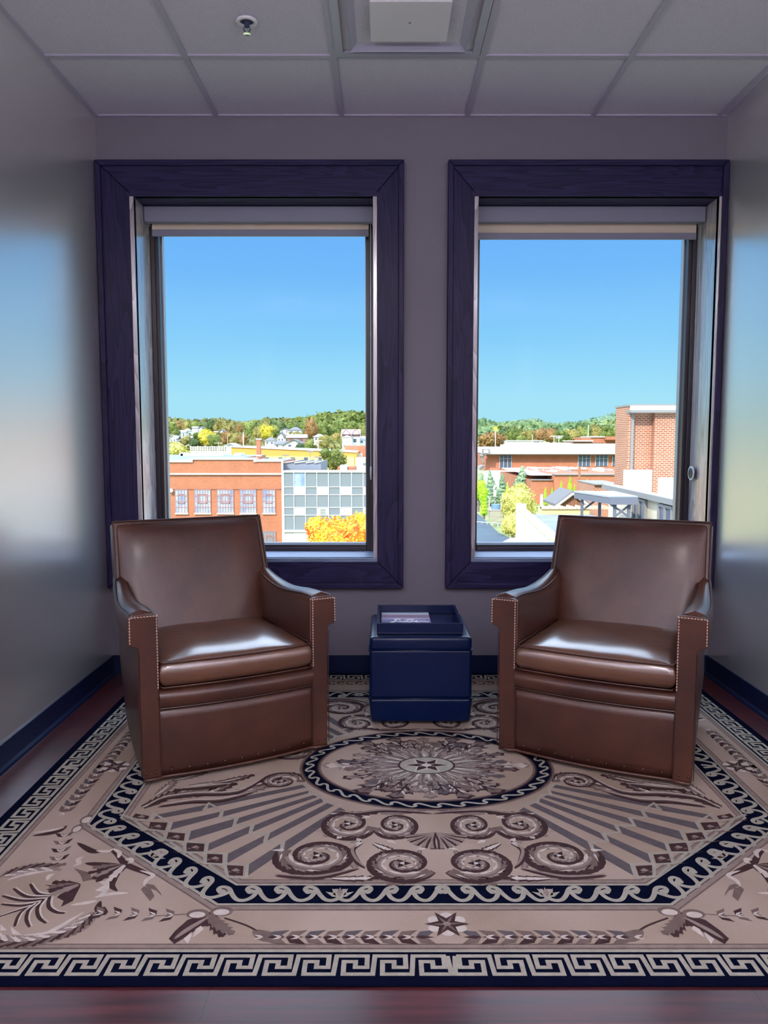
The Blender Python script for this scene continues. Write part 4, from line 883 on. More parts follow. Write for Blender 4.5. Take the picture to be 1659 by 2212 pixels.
M_SHING = pm('grey_shingle', (.20, .19, .185), .95, spec=.1); M_SHINGP = pm('pale_shingle', (.42, .40, .38), .9); M_SHINGR = pm('pink_shingle', (.42, .25, .24), .9)
M_TRIMG = pm('grey_gutter', (.26, .245, .225), .8, spec=.2); M_WOODP = pm('weathered_post', (.42, .34, .26), .9); M_WOODR = pm('red_stained_wood', (.38, .15, .07), .8)
M_SIGNY = pm('yellow_sign', (.95, .62, .02), .5); M_STEEL = pm('galvanised_steel', (.62, .64, .62), .5)
M_CANO = pm('canopy_sheet', (.34, .37, .38), .8, spec=.2); M_CANF = pm('canopy_frame', (.16, .165, .19), .8, spec=.2)
M_TAN = pm('tan_tile', (.62, .48, .33), .8); M_BLUE = pm('blue_tub', (.16, .27, .38), .6)
M_GRASS = pm('dry_grass', (.17, .22, .07), .95, (.32, .32, .14), .25)
M_GSHADOW = pm('asphalt', (.085, .105, .13), .95, (.11, .14, .15), .3, spec=.1); M_CONC = pm('pale_concrete', (.55, .53, .50), .9)
M_BARK = pm('bark', (.20, .15, .11), .9)
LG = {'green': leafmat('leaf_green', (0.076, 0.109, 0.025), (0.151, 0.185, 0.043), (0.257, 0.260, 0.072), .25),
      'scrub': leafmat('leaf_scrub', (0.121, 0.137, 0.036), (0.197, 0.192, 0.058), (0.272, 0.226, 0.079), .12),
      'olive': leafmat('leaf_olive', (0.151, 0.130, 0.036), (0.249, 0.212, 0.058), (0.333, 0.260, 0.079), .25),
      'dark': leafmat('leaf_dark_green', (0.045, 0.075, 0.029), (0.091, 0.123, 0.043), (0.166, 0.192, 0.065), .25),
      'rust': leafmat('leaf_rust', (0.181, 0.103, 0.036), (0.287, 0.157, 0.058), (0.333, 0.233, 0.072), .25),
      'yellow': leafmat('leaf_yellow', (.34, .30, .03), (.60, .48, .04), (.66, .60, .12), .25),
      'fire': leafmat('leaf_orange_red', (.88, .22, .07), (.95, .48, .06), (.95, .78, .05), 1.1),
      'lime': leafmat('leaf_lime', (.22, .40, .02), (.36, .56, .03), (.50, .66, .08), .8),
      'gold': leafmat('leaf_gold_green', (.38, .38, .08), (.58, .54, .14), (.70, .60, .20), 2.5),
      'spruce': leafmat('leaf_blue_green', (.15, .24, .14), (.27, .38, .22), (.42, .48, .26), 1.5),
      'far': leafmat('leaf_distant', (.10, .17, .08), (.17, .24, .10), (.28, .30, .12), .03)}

# ------------------------------------------------------------ outside: ground and hills
def sst(a, b, x): t = max(0, min(1, (x - a) / (b - a))); return t * t * (3 - 2 * t)
def terr(x, y):
    g = -9 + .3 * noise.noise(Vector((x * .02, y * .02, 0))) * sst(90, 160, y)
    wl = 1 - sst(-2, 40, x - .02 * y)
    g += wl * (5.5 * sst(125, 190, y) + 6.5 * sst(200, 400, y) + 4 * sst(400, 470, y))
    g += (1 - wl) * 12 * sst(180, 480, y) + 3.6 * sst(-1, 4, x) * (1 - sst(95, 120, y)) * sst(20, 30, y)
    return g
vs, fs = [], []; gxs = [-420 + 12 * i for i in range(90)]; gys = [6, 20, 40, 60, 80, 100, 115, 130, 145, 160, 175, 190, 210, 230, 250, 275, 300, 330, 360, 400, 450, 520, 620, 760, 900, 1100, 1500]
for y in gys:
    for x in gxs: vs.append((x, y, terr(x, y)))
for j in range(len(gys) - 1):
    for i in range(len(gxs) - 1):
        a = j * len(gxs) + i; fs.append((a, a + 1, a + 1 + len(gxs), a + len(gxs)))
props(raw('ground', vs, fs, M_GRASS, smooth=True), kind='structure')
def gpt(px, py, z=-5.38):
    o = (CY - py) / FPX; zc = (HC - z) / -(o * CP - SP); return ((px - CX) / FPX * zc, zc * (CP + o * SP))
bm = NB(); prism(bm, [(x, y) for x, y in (gpt(1000, 1096), gpt(1032, 1110), gpt(1056, 1132), gpt(1078, 1152), gpt(1103, 1163), gpt(1085, 1172), gpt(1060, 1184), gpt(1000, 1200))], .03, 'Z', -5.38); props(obj('car_park', bm, M_GSHADOW), kind='structure')  # dark wedge on the ground, a cast shadow painted as colour
bm = NB(); prism(bm, [(x, y) for x, y in (gpt(1103, 1163), gpt(1150, 1163), gpt(1150, 1200), gpt(1045, 1200), gpt(1060, 1184), gpt(1085, 1172))], .035, 'Z', -5.38); props(obj('footpath', bm, M_CONC), kind='structure')
# own building below the room
bm = NB(); box(bm, XL - 6, XR + 6, YW + .02, YW + .36, -9, -.3); props(obj('wall_lower_storeys', bm, M_BRICKD), kind='structure')
def ridge(name, label, Y, prof, depth, base, mat, amp, fr):
    """wooded ridge whose crest follows prof (photograph positions) at distance Y"""
    vs, fs = [], []; x0, x1 = prof[0][0], prof[-1][0]; n = int(max(150, (x1 - x0) * .28)); m = 9
    for j in range(m):
        t = j / (m - 1)
        for i in range(n + 1):
            px = x0 + (x1 - x0) * i / n
            py = None
            for (a, ya), (b, yb) in zip(prof, prof[1:]):
                if a <= px <= b: u = (px - a) / (b - a); u = u * u * (3 - 2 * u); py = ya + (yb - ya) * u; break
            c = at(px, py, Y); k = math.sin(math.pi / 2 * t)
            z = base + (c.z - base) * k; yy = Y - depth * (1 - t)
            b_ = amp * (noise.noise(Vector((c.x * fr, yy * fr * 1.5, 1.3))) + .6 * noise.noise(Vector((c.x * fr * 2.7, yy * fr * 3, 4)))) * (.4 + .6 * k)
            vs.append((c.x * yy / Y, yy, z + b_))
    for j in range(m - 1):
        for i in range(n): a = j * (n + 1) + i; fs.append((a, a + 1, a + n + 2, a + n + 1))
    i0 = len(vs); vs.extend([(v[0], v[1] + depth, base) for v in vs[(m - 1) * (n + 1):m * (n + 1)]])
    for i in range(n): a = (m - 1) * (n + 1) + i; fs.append((a, a + 1, i0 + i + 1, i0 + i))
    rr = random.Random(Y); v0 = len(vs)
    for _ in range(int(max(2600, (x1 - x0) * 4.6))):
        a = rr.choice(vs[:v0 - n - 1]); s = amp * rr.uniform(.5, 1.1); i = len(vs); c = Vector(a) + Vector((rr.uniform(-3, 3), rr.uniform(-3, 3), rr.uniform(0, amp * .8)))
        d1 = Vector((rr.gauss(0, 1), rr.gauss(0, .4), rr.gauss(0, 1))).normalized() * s; d2 = Vector((rr.gauss(0, 1), rr.gauss(0, .4), rr.gauss(0, 1))).normalized() * s
        vs.extend([tuple(c + d1), tuple(c + d2), tuple(c - d1), tuple(c - d2)]); fs.append((i, i + 1, i + 2, i + 3))
    return props(raw(name, vs, fs, mat, smooth=False), label, 'forest', kind='stuff')
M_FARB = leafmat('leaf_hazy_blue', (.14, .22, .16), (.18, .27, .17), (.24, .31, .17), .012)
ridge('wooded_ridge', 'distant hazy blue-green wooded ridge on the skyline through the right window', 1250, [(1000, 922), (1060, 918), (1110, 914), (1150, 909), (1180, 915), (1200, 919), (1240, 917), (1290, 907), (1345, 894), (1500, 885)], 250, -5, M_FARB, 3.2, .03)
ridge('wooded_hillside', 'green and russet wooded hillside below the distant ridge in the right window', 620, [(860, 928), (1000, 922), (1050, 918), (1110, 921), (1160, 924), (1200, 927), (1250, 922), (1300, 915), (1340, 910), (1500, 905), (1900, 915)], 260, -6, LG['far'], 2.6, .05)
ridge('pine_wood', 'pale green pine wood on the hilltop at the right of the left window', 430, [(630, 921), (650, 912), (700, 901), (740, 899), (790, 903), (860, 912), (1015, 926)], 36, 0, LG['green'], 2.0, .09)

ridge('hillside_wood', 'continuous olive-green wood covering the top of the hill in the left window', 445, [(-500, 920), (-100, 914), (300, 916), (350, 913), (400, 914), (450, 911), (520, 918), (600, 912), (700, 914), (860, 918)], 30, 0, LG['scrub'], 1.9, .08)
ridge('hillside_scrub', 'low olive scrub covering the hill slope between the houses', 405, [(-500, 946), (300, 945), (400, 944), (500, 941), (600, 943), (700, 942), (860, 945)], 200, -4.5, LG['scrub'], 1.3, .07)

# ------------------------------------------------------------ outside: trees
def crown_mesh(blobs, n, size, rr, core=.82, flat=1.0):
    vs, fs = [], []
    for (c, rad) in blobs:
        b = bmesh.new(); bmesh.ops.create_icosphere(b, subdivisions=2, radius=1)
        i0 = len(vs); b.verts.ensure_lookup_table(); off = rr.random() * 50
        for v in b.verts:
            k = core * (1 + .22 * noise.noise(v.co * 2.2 + Vector((off, 0, 0)))); vs.append(tuple(Vector(c) + Vector((v.co.x * rad[0], v.co.y * rad[1], v.co.z * rad[2])) * k))
        for f in b.faces: fs.append(tuple(i0 + v.index for v in f.verts))
        b.free()
    tot = sum(r[0] * r[2] for _, r in blobs)
    for (c, rad) in blobs:
        for _ in range(max(6, int(n * rad[0] * rad[2] / tot))):
            d = Vector((rr.gauss(0, 1), rr.gauss(0, 1), rr.gauss(0, 1))).normalized(); k = rr.uniform(.80, 1.06)
            p = Vector(c) + Vector((d.x * rad[0], d.y * rad[1], d.z * rad[2])) * k
            a = Vector((rr.gauss(0, 1), rr.gauss(0, 1), rr.gauss(0, 1))).normalized(); q = d * .6 + Vector((rr.gauss(0, .6), rr.gauss(0, .6), rr.gauss(0, .6))); u = a.cross(q).normalized() * size * rr.uniform(.6, 1.2); w = u.cross(q).normalized() * size * .6
            i = len(vs); vs.extend([tuple(p + u), tuple(p + w), tuple(p - u), tuple(p - w)]); fs.append((i, i + 1, i + 2, i + 3))
    return vs, fs
def tree(name, label, px, top, bot, wpx, Y, kind, group=None, n=420, leafs=.045, ground=None, cat='tree', seed=None, shape='round', trunk=True):
    rr = random.Random(seed if seed is not None else int(px * 7 + Y)); T_ = at(px, top, Y); B_ = at(px, bot, Y); w = wpx / FPX * Y / 2 * (1.14 if shape == 'round' else 1); h = T_.z - B_.z
    gz = terr(T_.x, Y) if ground is None else ground; gz = min(gz, B_.z)
    r = thing(name, label, cat, (T_.x, Y, gz), group=group); zb = B_.z - gz; zt = T_.z - gz
    if shape == 'round':
        bl = [((0, 0, (zb + zt) / 2), (w * .72, w * .7, h * .42))]
        for _ in range(9): a = rr.uniform(0, 6.28); q = rr.uniform(.35, .62); bl.append(((w * q * math.cos(a), w * .6 * q * math.sin(a), lerp(zb, zt, rr.uniform(.25, .74))), (w * rr.uniform(.28, .42), w * .35, h * rr.uniform(.16, .26))))
    elif shape == 'cone':
        bl = []
        for k in range(8): t = (k + .3) / 8; bl.append(((rr.uniform(-.08, .08) * w, 0, lerp(zb, zt, t)), (w * (1 - t) * .95 + .05 * w, w * (1 - t) * .9 + .05 * w, h * .11)))
    else:                                                     # slim column coming to a point
        bl = []
        for k in range(9): t = (k + .4) / 9; bl.append(((0, 0, lerp(zb, zt, t)), (w * (1 - t ** 2.2) ** .8 * .9, w * (1 - t ** 2.2) ** .8 * .9, h * .10)))
    vs, fs = crown_mesh(bl, n, max(w, h * .35) * leafs * 2.2, rr)
    raw('foliage', vs, fs, LG[kind], r)
    if trunk:
        bm = NB(); tube(bm, [(0, 0, -.2), (w * .04, 0, zb + h * .25), (0, 0, zb + h * .6)], [max(.12, w * .09), max(.09, w * .07), .04], 7); obj('trunk', bm, M_BARK, r)
    return r
# hillside trees seen through the left window
HT = [  # px, top, bottom, width, distance, colour
    (352, 908, 940, 34, 400, 'olive'), (372, 906, 938, 26, 395, 'green'), (386, 905, 935, 22, 405, 'rust'), (402, 907, 936, 26, 400, 'olive'), (420, 905, 938, 26, 398, 'green'), (440, 906, 940, 28, 402, 'dark'), (458, 901, 935, 26, 392, 'dark'),
    (478, 899, 948, 46, 380, 'olive'), (500, 908, 945, 26, 385, 'olive'), (517, 914, 940, 20, 400, 'rust'), (446, 922, 966, 40, 250, 'yellow'), (430, 930, 966, 34, 255, 'green'), (462, 932, 968, 30, 245, 'green'), (418, 944, 968, 24, 240, 'dark'),
    (492, 925, 966, 34, 262, 'rust'), (508, 930, 968, 34, 255, 'olive'), (524, 936, 966, 26, 250, 'rust'), (548, 900, 960, 48, 330, 'green'), (562, 912, 962, 40, 300, 'olive'), (575, 914, 955, 36, 285, 'yellow'), (603, 899, 945, 44, 360, 'dark'), (592, 912, 952, 30, 320, 'green'),
    (625, 908, 945, 26, 380, 'green'), (640, 906, 946, 30, 385, 'dark'), (672, 897, 955, 38, 300, 'rust'), (660, 903, 950, 28, 340, 'green'), (694, 904, 950, 34, 345, 'green'), (712, 908, 952, 30, 350, 'green'), (735, 906, 950, 32, 360, 'green'), (700, 935, 972, 30, 210, 'olive'),
    (668, 945, 975, 26, 200, 'green'), (648, 955, 975, 22, 190, 'dark'), (760, 905, 948, 36, 365, 'green'), (784, 908, 950, 34, 362, 'green'), (806, 910, 955, 36, 368, 'green'), (640, 930, 955, 22, 270, 'olive'), (726, 930, 962, 24, 300, 'olive'), (400, 938, 966, 26, 262, 'olive'), (380, 925, 945, 20, 330, 'green'), (340, 930, 960, 34, 300, 'olive')]
GL = {'olive': 'olive-yellow tree among the hillside houses', 'green': 'mid green tree among the hillside houses', 'dark': 'dark green tree among the hillside houses', 'rust': 'russet autumn tree among the hillside houses', 'yellow': 'bright yellow autumn tree on the hillside'}
LM = [(366, 'at the far left edge of the pane'), (380, 'just in from the left edge of the pane'), (396, 'above the lowest-left white houses'), (412, 'above the left house cluster'), (429, 'above the wide white house'), (450, 'left of the highest dark trees'), (470, 'at the highest dark trees'),
      (489, 'above the small white gable'), (504, 'over the sloping-roofed shed'), (520, 'beside the tall white pole'), (538, 'right of the tall white pole'), (556, 'left of the brick chimney'), (569, 'straight above the brick chimney'), (584, 'right of the brick chimney'), (598, 'above the porch house'), (612, 'above the middle white gable'),
      (632, 'above the brick house'), (652, 'right of the brick house'), (665, 'left of the big russet tree'), (684, 'at the pyramid-roofed house'), (703, 'right of the pyramid-roofed house'), (722, 'left of the twin-gabled house'), (748, 'above the left gable of the twin-gabled house'), (772, 'above the right gable of the twin-gabled house'), (795, 'above the white wing house'), (900, 'at the right edge of the pane')]
def where(px, t_): return next(n for x, n in LM if px < x) + (' on the skyline' if t_ < 917 else ' on the mid slope' if t_ < 937 else ' low on the slope')
for (px, t_, b_, w_, Y_, c_) in HT:
    tree('hillside_tree', {'olive': 'olive', 'green': 'mid green', 'dark': 'dark green', 'rust': 'russet', 'yellow': 'bright yellow'}[c_] + ' tree ' + where(px, t_), px, t_, b_, w_, Y_, c_, group=c_ + ' hillside trees', n=420)
tree('bushy_tree', 'low yellow-green bushy tree left of the electrical frames', 378, 953, 992, 60, 135, 'gold', n=700)
tree('autumn_maple', 'large orange and yellow autumn tree in front of the glazed building', 718, 1106, 1240, 132, 52, 'fire', n=4200, leafs=.026, ground=-9)
tree('autumn_maple', 'tall orange and yellow autumn tree at the right edge of the left window', 798, 1092, 1240, 96, 54, 'fire', n=3000, leafs=.026, ground=-9)
tree('leafy_tree', 'rounded green tree standing against the ochre building', 723, 963, 1022, 62, 104, 'green', n=1500, leafs=.034)
# trees seen through the right window
VL = {1110: 'right of the yellow sign', 1140: 'before the distant peak, left side', 1165: 'right below the distant peak', 1190: 'left of the two lamp masts', 1214: 'right of the two lamp masts', 1240: 'half way from the lamp masts to the tall mast', 1262: 'left of the tall thin mast', 1290: 'right of the tall thin mast',
      1318: 'beside the tall brick building', 1092: 'just right of the yellow sign', 1340: 'partly behind the tall brick building', 1125: 'low above the cream warehouse'}
for (px, t_, b_, w_, Y_, c_) in ((1110, 922, 958, 46, 300, 'green'), (1140, 926, 958, 40, 290, 'olive'), (1165, 921, 960, 44, 310, 'rust'), (1190, 919, 962, 40, 320, 'rust'), (1214, 925, 962, 36, 280, 'green'), (1240, 920, 962, 40, 300, 'olive'), (1262, 916, 962, 44, 310, 'green'), (1290, 912, 962, 46, 320, 'olive'),
                                 (1318, 914, 962, 46, 300, 'green'), (1092, 918, 958, 34, 330, 'dark'), (1340, 918, 962, 40, 290, 'green'), (1125, 936, 962, 22, 240, 'green')):
    tree('valley_tree', {'green': 'mid green', 'olive': 'olive', 'rust': 'russet', 'dark': 'dark green'}[c_] + ' tree beyond the white roof, ' + VL[px], px, t_, b_, w_, Y_, c_, group=c_ + ' trees in the valley', n=480)
tree('round_tree', 'broad rust-green tree under the yellow sign', 1062, 929, 972, 68, 170, 'rust', n=1300, leafs=.034)
tree('bushy_tree', 'lime bushy tree at the left edge of the right window', 1034, 1030, 1085, 40, 75, 'lime', n=900, leafs=.04, ground=-5.45)
tree('spruce', 'blue-green spruce beside the left slim cypress', 1060, 1018, 1085, 52, 82, 'spruce', n=1500, shape='cone', leafs=.035, ground=-5.45)
tree('spruce', 'blue-green spruce at the left edge of the right window', 1040, 1024, 1088, 44, 86, 'spruce', n=1200, shape='cone', leafs=.035, ground=-5.45)
tree('spruce', 'tallest blue-green spruce behind the golden bush', 1128, 1008, 1090, 70, 84, 'spruce', n=2000, shape='cone', leafs=.032, ground=-5.45)
tree('spruce', 'blue-green spruce between the two slim cypresses', 1086, 1022, 1085, 40, 88, 'spruce', n=1000, shape='cone', leafs=.04, ground=-5.45)
tree('golden_bush', 'large golden-green bush beside the white wall', 1122, 1040, 1125, 84, 60, 'gold', n=3200, leafs=.024, ground=-5.45)
tree('golden_bush', 'golden-green bush spilling down at the foot of the white wall', 1108, 1098, 1165, 56, 54, 'gold', n=1900, leafs=.03, ground=-5.45)
CY_ = [(1046, 1046, 1110, 20, 68, 'beside the wooden swing frame at far left'), (1096, 1043, 1106, 15, 70, 'left of the golden bush'), (1178.5, 1052, 1090, 11, 62, 'just right of the golden bush'), (1193, 1051, 1086, 11, 62, 'left of the small gabled roof'), (1212.5, 1039, 1074, 10, 62, 'above the left slope of the gabled roof'),
       (1231.5, 1029, 1070, 13, 62, 'tallest, above the gable peak'), (1241, 1047, 1078, 10, 62, 'low, right of the gable peak'), (1268.5, 1036, 1070, 12, 62, 'above the metal canopy'), (1256, 1050, 1080, 8, 62, 'thin, left of the metal canopy')]
for (px, t_, b_, w_, Y_, l_) in CY_: tree('slim_cypress', 'slim bright green cypress ' + l_, px, t_, b_, w_, Y_, 'lime', group=None, n=600, shape='col', leafs=.03, ground=-5.45)

# ------------------------------------------------------------ outside: buildings
class Bld:
    def __init__(s, name, label, cat, px, Y, gz=None, group=None):
        p = at(px, 950, Y); s.Y = Y; s.o = Vector((p.x, Y, terr(p.x, Y) if gz is None else gz)); s.r = thing(name, label, cat, s.o, group=group)
    def X(s, px, py=990, Y=None): return at(px, py, Y or s.Y).x
    def Z(s, py, Y=None): return at(830, py, Y or s.Y).z
    def part(s, nm, bm, mat, parent=None, **k):
        bmesh.ops.translate(bm, verts=bm.verts, vec=-s.o); return obj(nm, bm, mat, parent or s.r, **k)
    def rect(s, bm, a, b, t, u, d0, d1, Y=None):
        """box from photo columns a..b and rows t..u; depth d0..d1 from the facade plane"""
        Y = Y or s.Y; box(bm, s.X(a, 1000, Y), s.X(b, 1000, Y), Y + d0, Y + d1, s.Z(u, Y) if u is not None else s.o.z, s.Z(t, Y))
def grid_window(B, a, b, t, u, cols, rows, glass=M_WGLASS, munt=M_MUNT, sill=M_STONE, bar=.055, vent=True):
    bm = NB(); B.rect(bm, a, b, t, u, -.06, .02); w = B.part('window', bm, glass)
    bm = NB(); x0, x1, z1, z0 = B.X(a, 1000), B.X(b, 1000), B.Z(t), B.Z(u)
    for k in range(cols + 1): x = lerp(x0, x1, k / cols); box(bm, x - bar / 2, x + bar / 2, B.Y - .10, B.Y - .05, z0, z1)
    for k in range(rows + 1): z = lerp(z0, z1, k / rows); box(bm, x0, x1, B.Y - .098, B.Y - .05, z - bar / 2, z + bar / 2)
    if vent:
        c0, c1, r0, r1 = lerp(x0, x1, .22), lerp(x0, x1, .78), lerp(z0, z1, .42), lerp(z0, z1, .80)
        for q in ((c0, c1, r0, r0 + .06), (c0, c1, r1, r1 + .06), (c0, c0 + .06, r0, r1), (c1 - .06, c1, r0, r1)): box(bm, q[0], q[1], B.Y - .13, B.Y - .05, q[2], q[3])
    B.part('muntins', bm, munt, w)
    if sill:
        bm = NB(); B.rect(bm, a - 1.2, b + 1.2, u, u + 3, -.16, .02); B.part('window_sill', bm, sill)
# -- red brick mill, left window
B = Bld('brick_building', 'long red brick building with grid windows behind the left armchair', 'building', 480, 76, -9)
bm = NB(); B.rect(bm, 150, 460, 997.5, None, 0, 34); B.rect(bm, 460, 608, 997.5, None, 0, 12); B.rect(bm, 417, 548, 992.5, 997.5, 0, .5); B.part('brick_wall', bm, M_BRICK)
bm = NB(); B.rect(bm, 150, 417, 994, 998.5, -.15, .7); B.rect(bm, 411, 554, 988.8, 993, -.15, .7); B.rect(bm, 411, 417, 992, 998, -.14, .7); B.rect(bm, 548, 554, 992, 998, -.14, .7); B.rect(bm, 554, 609, 993, 997.2, -.15, .7); B.part('coping', bm, M_WHITE)
bm = NB(); B.rect(bm, 150, 608, 1022, 1025.5, -.18, .1); B.part('stone_band', bm, M_STONE)
bm = NB(); B.rect(bm, 150, 608, 1027.5, 1028.6, -.07, .1); B.rect(bm, 150, 608, 1055.8, 1057, -.08, .1); B.part('string_course', bm, M_BRICKD)
bm = NB(); B.rect(bm, 150, 459, 996.6, 998, 1, 33.8); B.rect(bm, 459, 606, 996.6, 998, 1, 11.8); B.part('roof', bm, M_ROOFG)
bm = NB(); x0, x1 = B.X(608, 1000), B.X(611, 1000); box(bm, x0, x1, 75.9, 76.2, -9, B.Z(994)); B.part('downspout', bm, M_WHITE)
for (a, b_) in ((377, 403.5), (419, 453.5), (468, 503), (517.5, 552), (566.5, 593.5), (327, 361)):
    grid_window(B, a, b_, 1058, 1108, 4 if b_ - a < 30 else 6, 4)
    grid_window(B, a, b_, 1147, 1197, 4 if b_ - a < 30 else 6, 4, glass=M_SPAN)
bm = NB(); c = at(369, 1060, 75.7); bmesh.ops.create_uvsphere(bm, u_segments=10, v_segments=6, radius=.22, matrix=Matrix.Translation(c)); tube(bm, [(c.x, 75.7, c.z), (c.x - .5, 76, c.z + .1)], .05, 6); B.part('wall_lamp', bm, M_WHITE)
bm = NB(); Yc = 84; x0, x1 = at(553.5, 950, Yc).x, at(562, 950, Yc).x; box(bm, x0, x1, Yc, Yc + .6, -2, at(0, 948, Yc).z); ch = B.part('chimney', bm, M_BRICK)
bm = NB(); box(bm, x0 - .06, x1 + .06, Yc - .06, Yc + .66, at(0, 950, Yc).z, at(0, 947, Yc).z); box(bm, x0 - .05, x1 + .05, Yc - .05, Yc + .65, at(0, 986, Yc).z, at(0, 982.5, Yc).z); B.part('chimney_cap', bm, M_OFFW, ch)
for (a, b_, t_, u_) in ((390, 482, 980, 990), (387, 395, 978, 990), (506, 520, 979, 990)):
    bm = NB(); Yr = 102; box(bm, at(a, 985, Yr).x, at(b_, 985, Yr).x, Yr, Yr + 3, at(0, u_, Yr).z - 1, at(0, t_, Yr).z); B.part('roof_unit', bm, M_OFFW)
# -- glazed panel building
B = Bld('panel_building', 'white-gridded glass and panel building right of the red brick one', 'building', 720, 74, -9)
bm = NB(); B.rect(bm, 610.5, 900, 1018, None, .02, 2.6); B.part('core_wall', bm, M_WHITE)
bm = NB(); B.rect(bm, 609.5, 900, 1016.5, 1020.5, -.16, .5); B.part('coping', bm, M_WHITE)
CB = [612.5, 634.5, 659.5, 684.5, 709.5, 734.5, 759.5, 784.5, 809.5, 834.5, 859.5]; RBND = [(1021, 1051.5, 0), (1052.5, 1068.5, 1), (1069.5, 1096, 0), (1097, 1112.5, 1), (1113.5, 1145, 0), (1150, 1176, 2)]
for i in range(len(CB) - 1):
    for (t_, u_, ty) in RBND:
        wh = (ty == 1 and i % 2 == 1) or (ty == 2 and i >= 1)
        bm = NB(); B.rect(bm, CB[i] + .9, CB[i + 1] - .9, t_ + .5, u_ - .4, -.03 if not wh else -.05, .02)
        p_ = B.part('panel' if ty else 'window_pane', bm, M_WHITE if wh else (M_SPAN if ty == 1 else (M_OFFW if ty == 2 else M_SPAN)))
        if ty == 0 and i == 1 and t_ < 1030: p_.data.materials[0] = M_WGLASS
bm = NB()
for x in CB: B.rect(bm, x - .7, x + .7, 1019, None, -.12, .02)
for (t_, u_, ty) in RBND: B.rect(bm, 611, 860, u_ - .3, u_ + 1.0, -.10, .02)
B.part('mullion_grid', bm, M_WHITE)
bm = NB(); B.rect(bm, 611, 860, 1145.5, 1149, -.22, .02); B.part('canopy_band', bm, M_OFFW)
bm = NB(); B.rect(bm, 690, 704, 1098, 1112, -.09, 0); lv = B.part('louvre_vent', bm, M_OFFW)
bm = NB()
for k in range(6): B.rect(bm, 691, 703, 1099.5 + k * 2.1, 1100.2 + k * 2.1, -.13, -.08)
B.part('louvre_blades', bm, M_TRIMG, lv)
# -- grey saw-tooth roofed shed
B = Bld('sawtooth_shed', 'dark grey shed with saw-tooth roofline behind the panel building', 'building', 650, 77.2, -9)
zt = lambda y: B.Z(y); q = [(B.X(604), -9)]
for (a, y1, b_, y2) in ((608, 1001.5, 636, 997.5), (636, 1001, 661, 997.8), (661, 1001, 679, 998), (679, 1001, 693, 998)): q += [(B.X(a), zt(y1)), (B.X(b_), zt(y2))]
q += [(B.X(693), -9)]; bm = NB(); prism(bm, q, 9, 'Y', 77.2); B.part('wall', bm, M_GREYM)
bm = NB()
for (a, y1, b_, y2) in ((608, 1001.5, 636, 997.5), (636, 1001, 661, 997.8), (661, 1001, 679, 998), (679, 1001, 693, 998)): prism(bm, [(B.X(a), zt(y1)), (B.X(b_), zt(y2)), (B.X(b_), zt(y2) + .12), (B.X(a), zt(y1) + .12)], .3, 'Y', 77.05)
B.part('roof_edge', bm, M_WOODP)
# -- ochre building
B = Bld('ochre_building', 'long ochre and cream-yellow building beneath the hillside houses', 'building', 630, 128, -9)
q = [(B.X(500), -9), (B.X(500), B.Z(965.5)), (B.X(770), B.Z(977)), (B.X(770), -9)]; bm = NB(); prism(bm, q, 16, 'Y', 128); B.part('upper_wall', bm, M_YEL)
bm = NB(); prism(bm, [(B.X(500), -9), (B.X(500), B.Z(985)), (B.X(765), B.Z(987)), (B.X(765), -9)], .12, 'Y', 127.9); B.part('lower_wall', bm, M_YEL2)
bm = NB(); prism(bm, [(B.X(499.5), B.Z(966)), (B.X(499.5), B.Z(964.3)), (B.X(770.5), B.Z(975.8)), (B.X(770.5), B.Z(977.5))], 16.4, 'Y', 127.8); B.part('roof_edge', bm, M_WHITE)
for (a, b_, t_, u_) in ((573, 581, 988, 993), (602, 610, 988, 998), (628, 637, 988, 999), (657, 665, 988, 1000), (688, 695, 988, 1002)):
    bm = NB(); B.rect(bm, a, b_, t_, u_, -.2, 0); B.part('window', bm, M_DGLASS)
for (a, b_, t_, u_) in ((575, 581, 964, 968), (602, 612, 965, 970), (622, 630, 966, 971), (640, 646, 969, 973)):
    bm = NB(); B.rect(bm, a, b_, t_, u_, 1, 3); B.part('roof_vent', bm, M_WHITE)
# white and brick buildings at the right of the left window
B = Bld('white_building', 'white flat-roofed building at the right edge of the left window', 'building', 785, 118, -9)
bm = NB(); B.rect(bm, 768, 850, 990, None, 0, 8); B.part('wall', bm, M_WHITE); bm = NB(); B.rect(bm, 784, 792, 1000, 1004, -.15, 0); B.part('window', bm, M_GREYM)
B = Bld('brick_building', 'small brick building with graffiti-grey marks above the white one', 'building', 790, 140, -9)
bm = NB(); B.rect(bm, 745, 850, 963, None, 0, 8); B.part('brick_wall', bm, M_BRICK); bm = NB(); B.rect(bm, 770, 783, 979, 988, -.1, 0); B.part('panel', bm, M_OFFW)
B = Bld('brick_building', 'low brick wall with white blocks right of the green tree', 'building', 745, 98, -9)
bm = NB(); B.rect(bm, 729, 768, 1009, None, 0, 4); B.part('brick_wall', bm, M_BRICK); bm = NB(); B.rect(bm, 735, 750, 1005, 1017, -.3, 2); B.part('white_block', bm, M_WHITE)
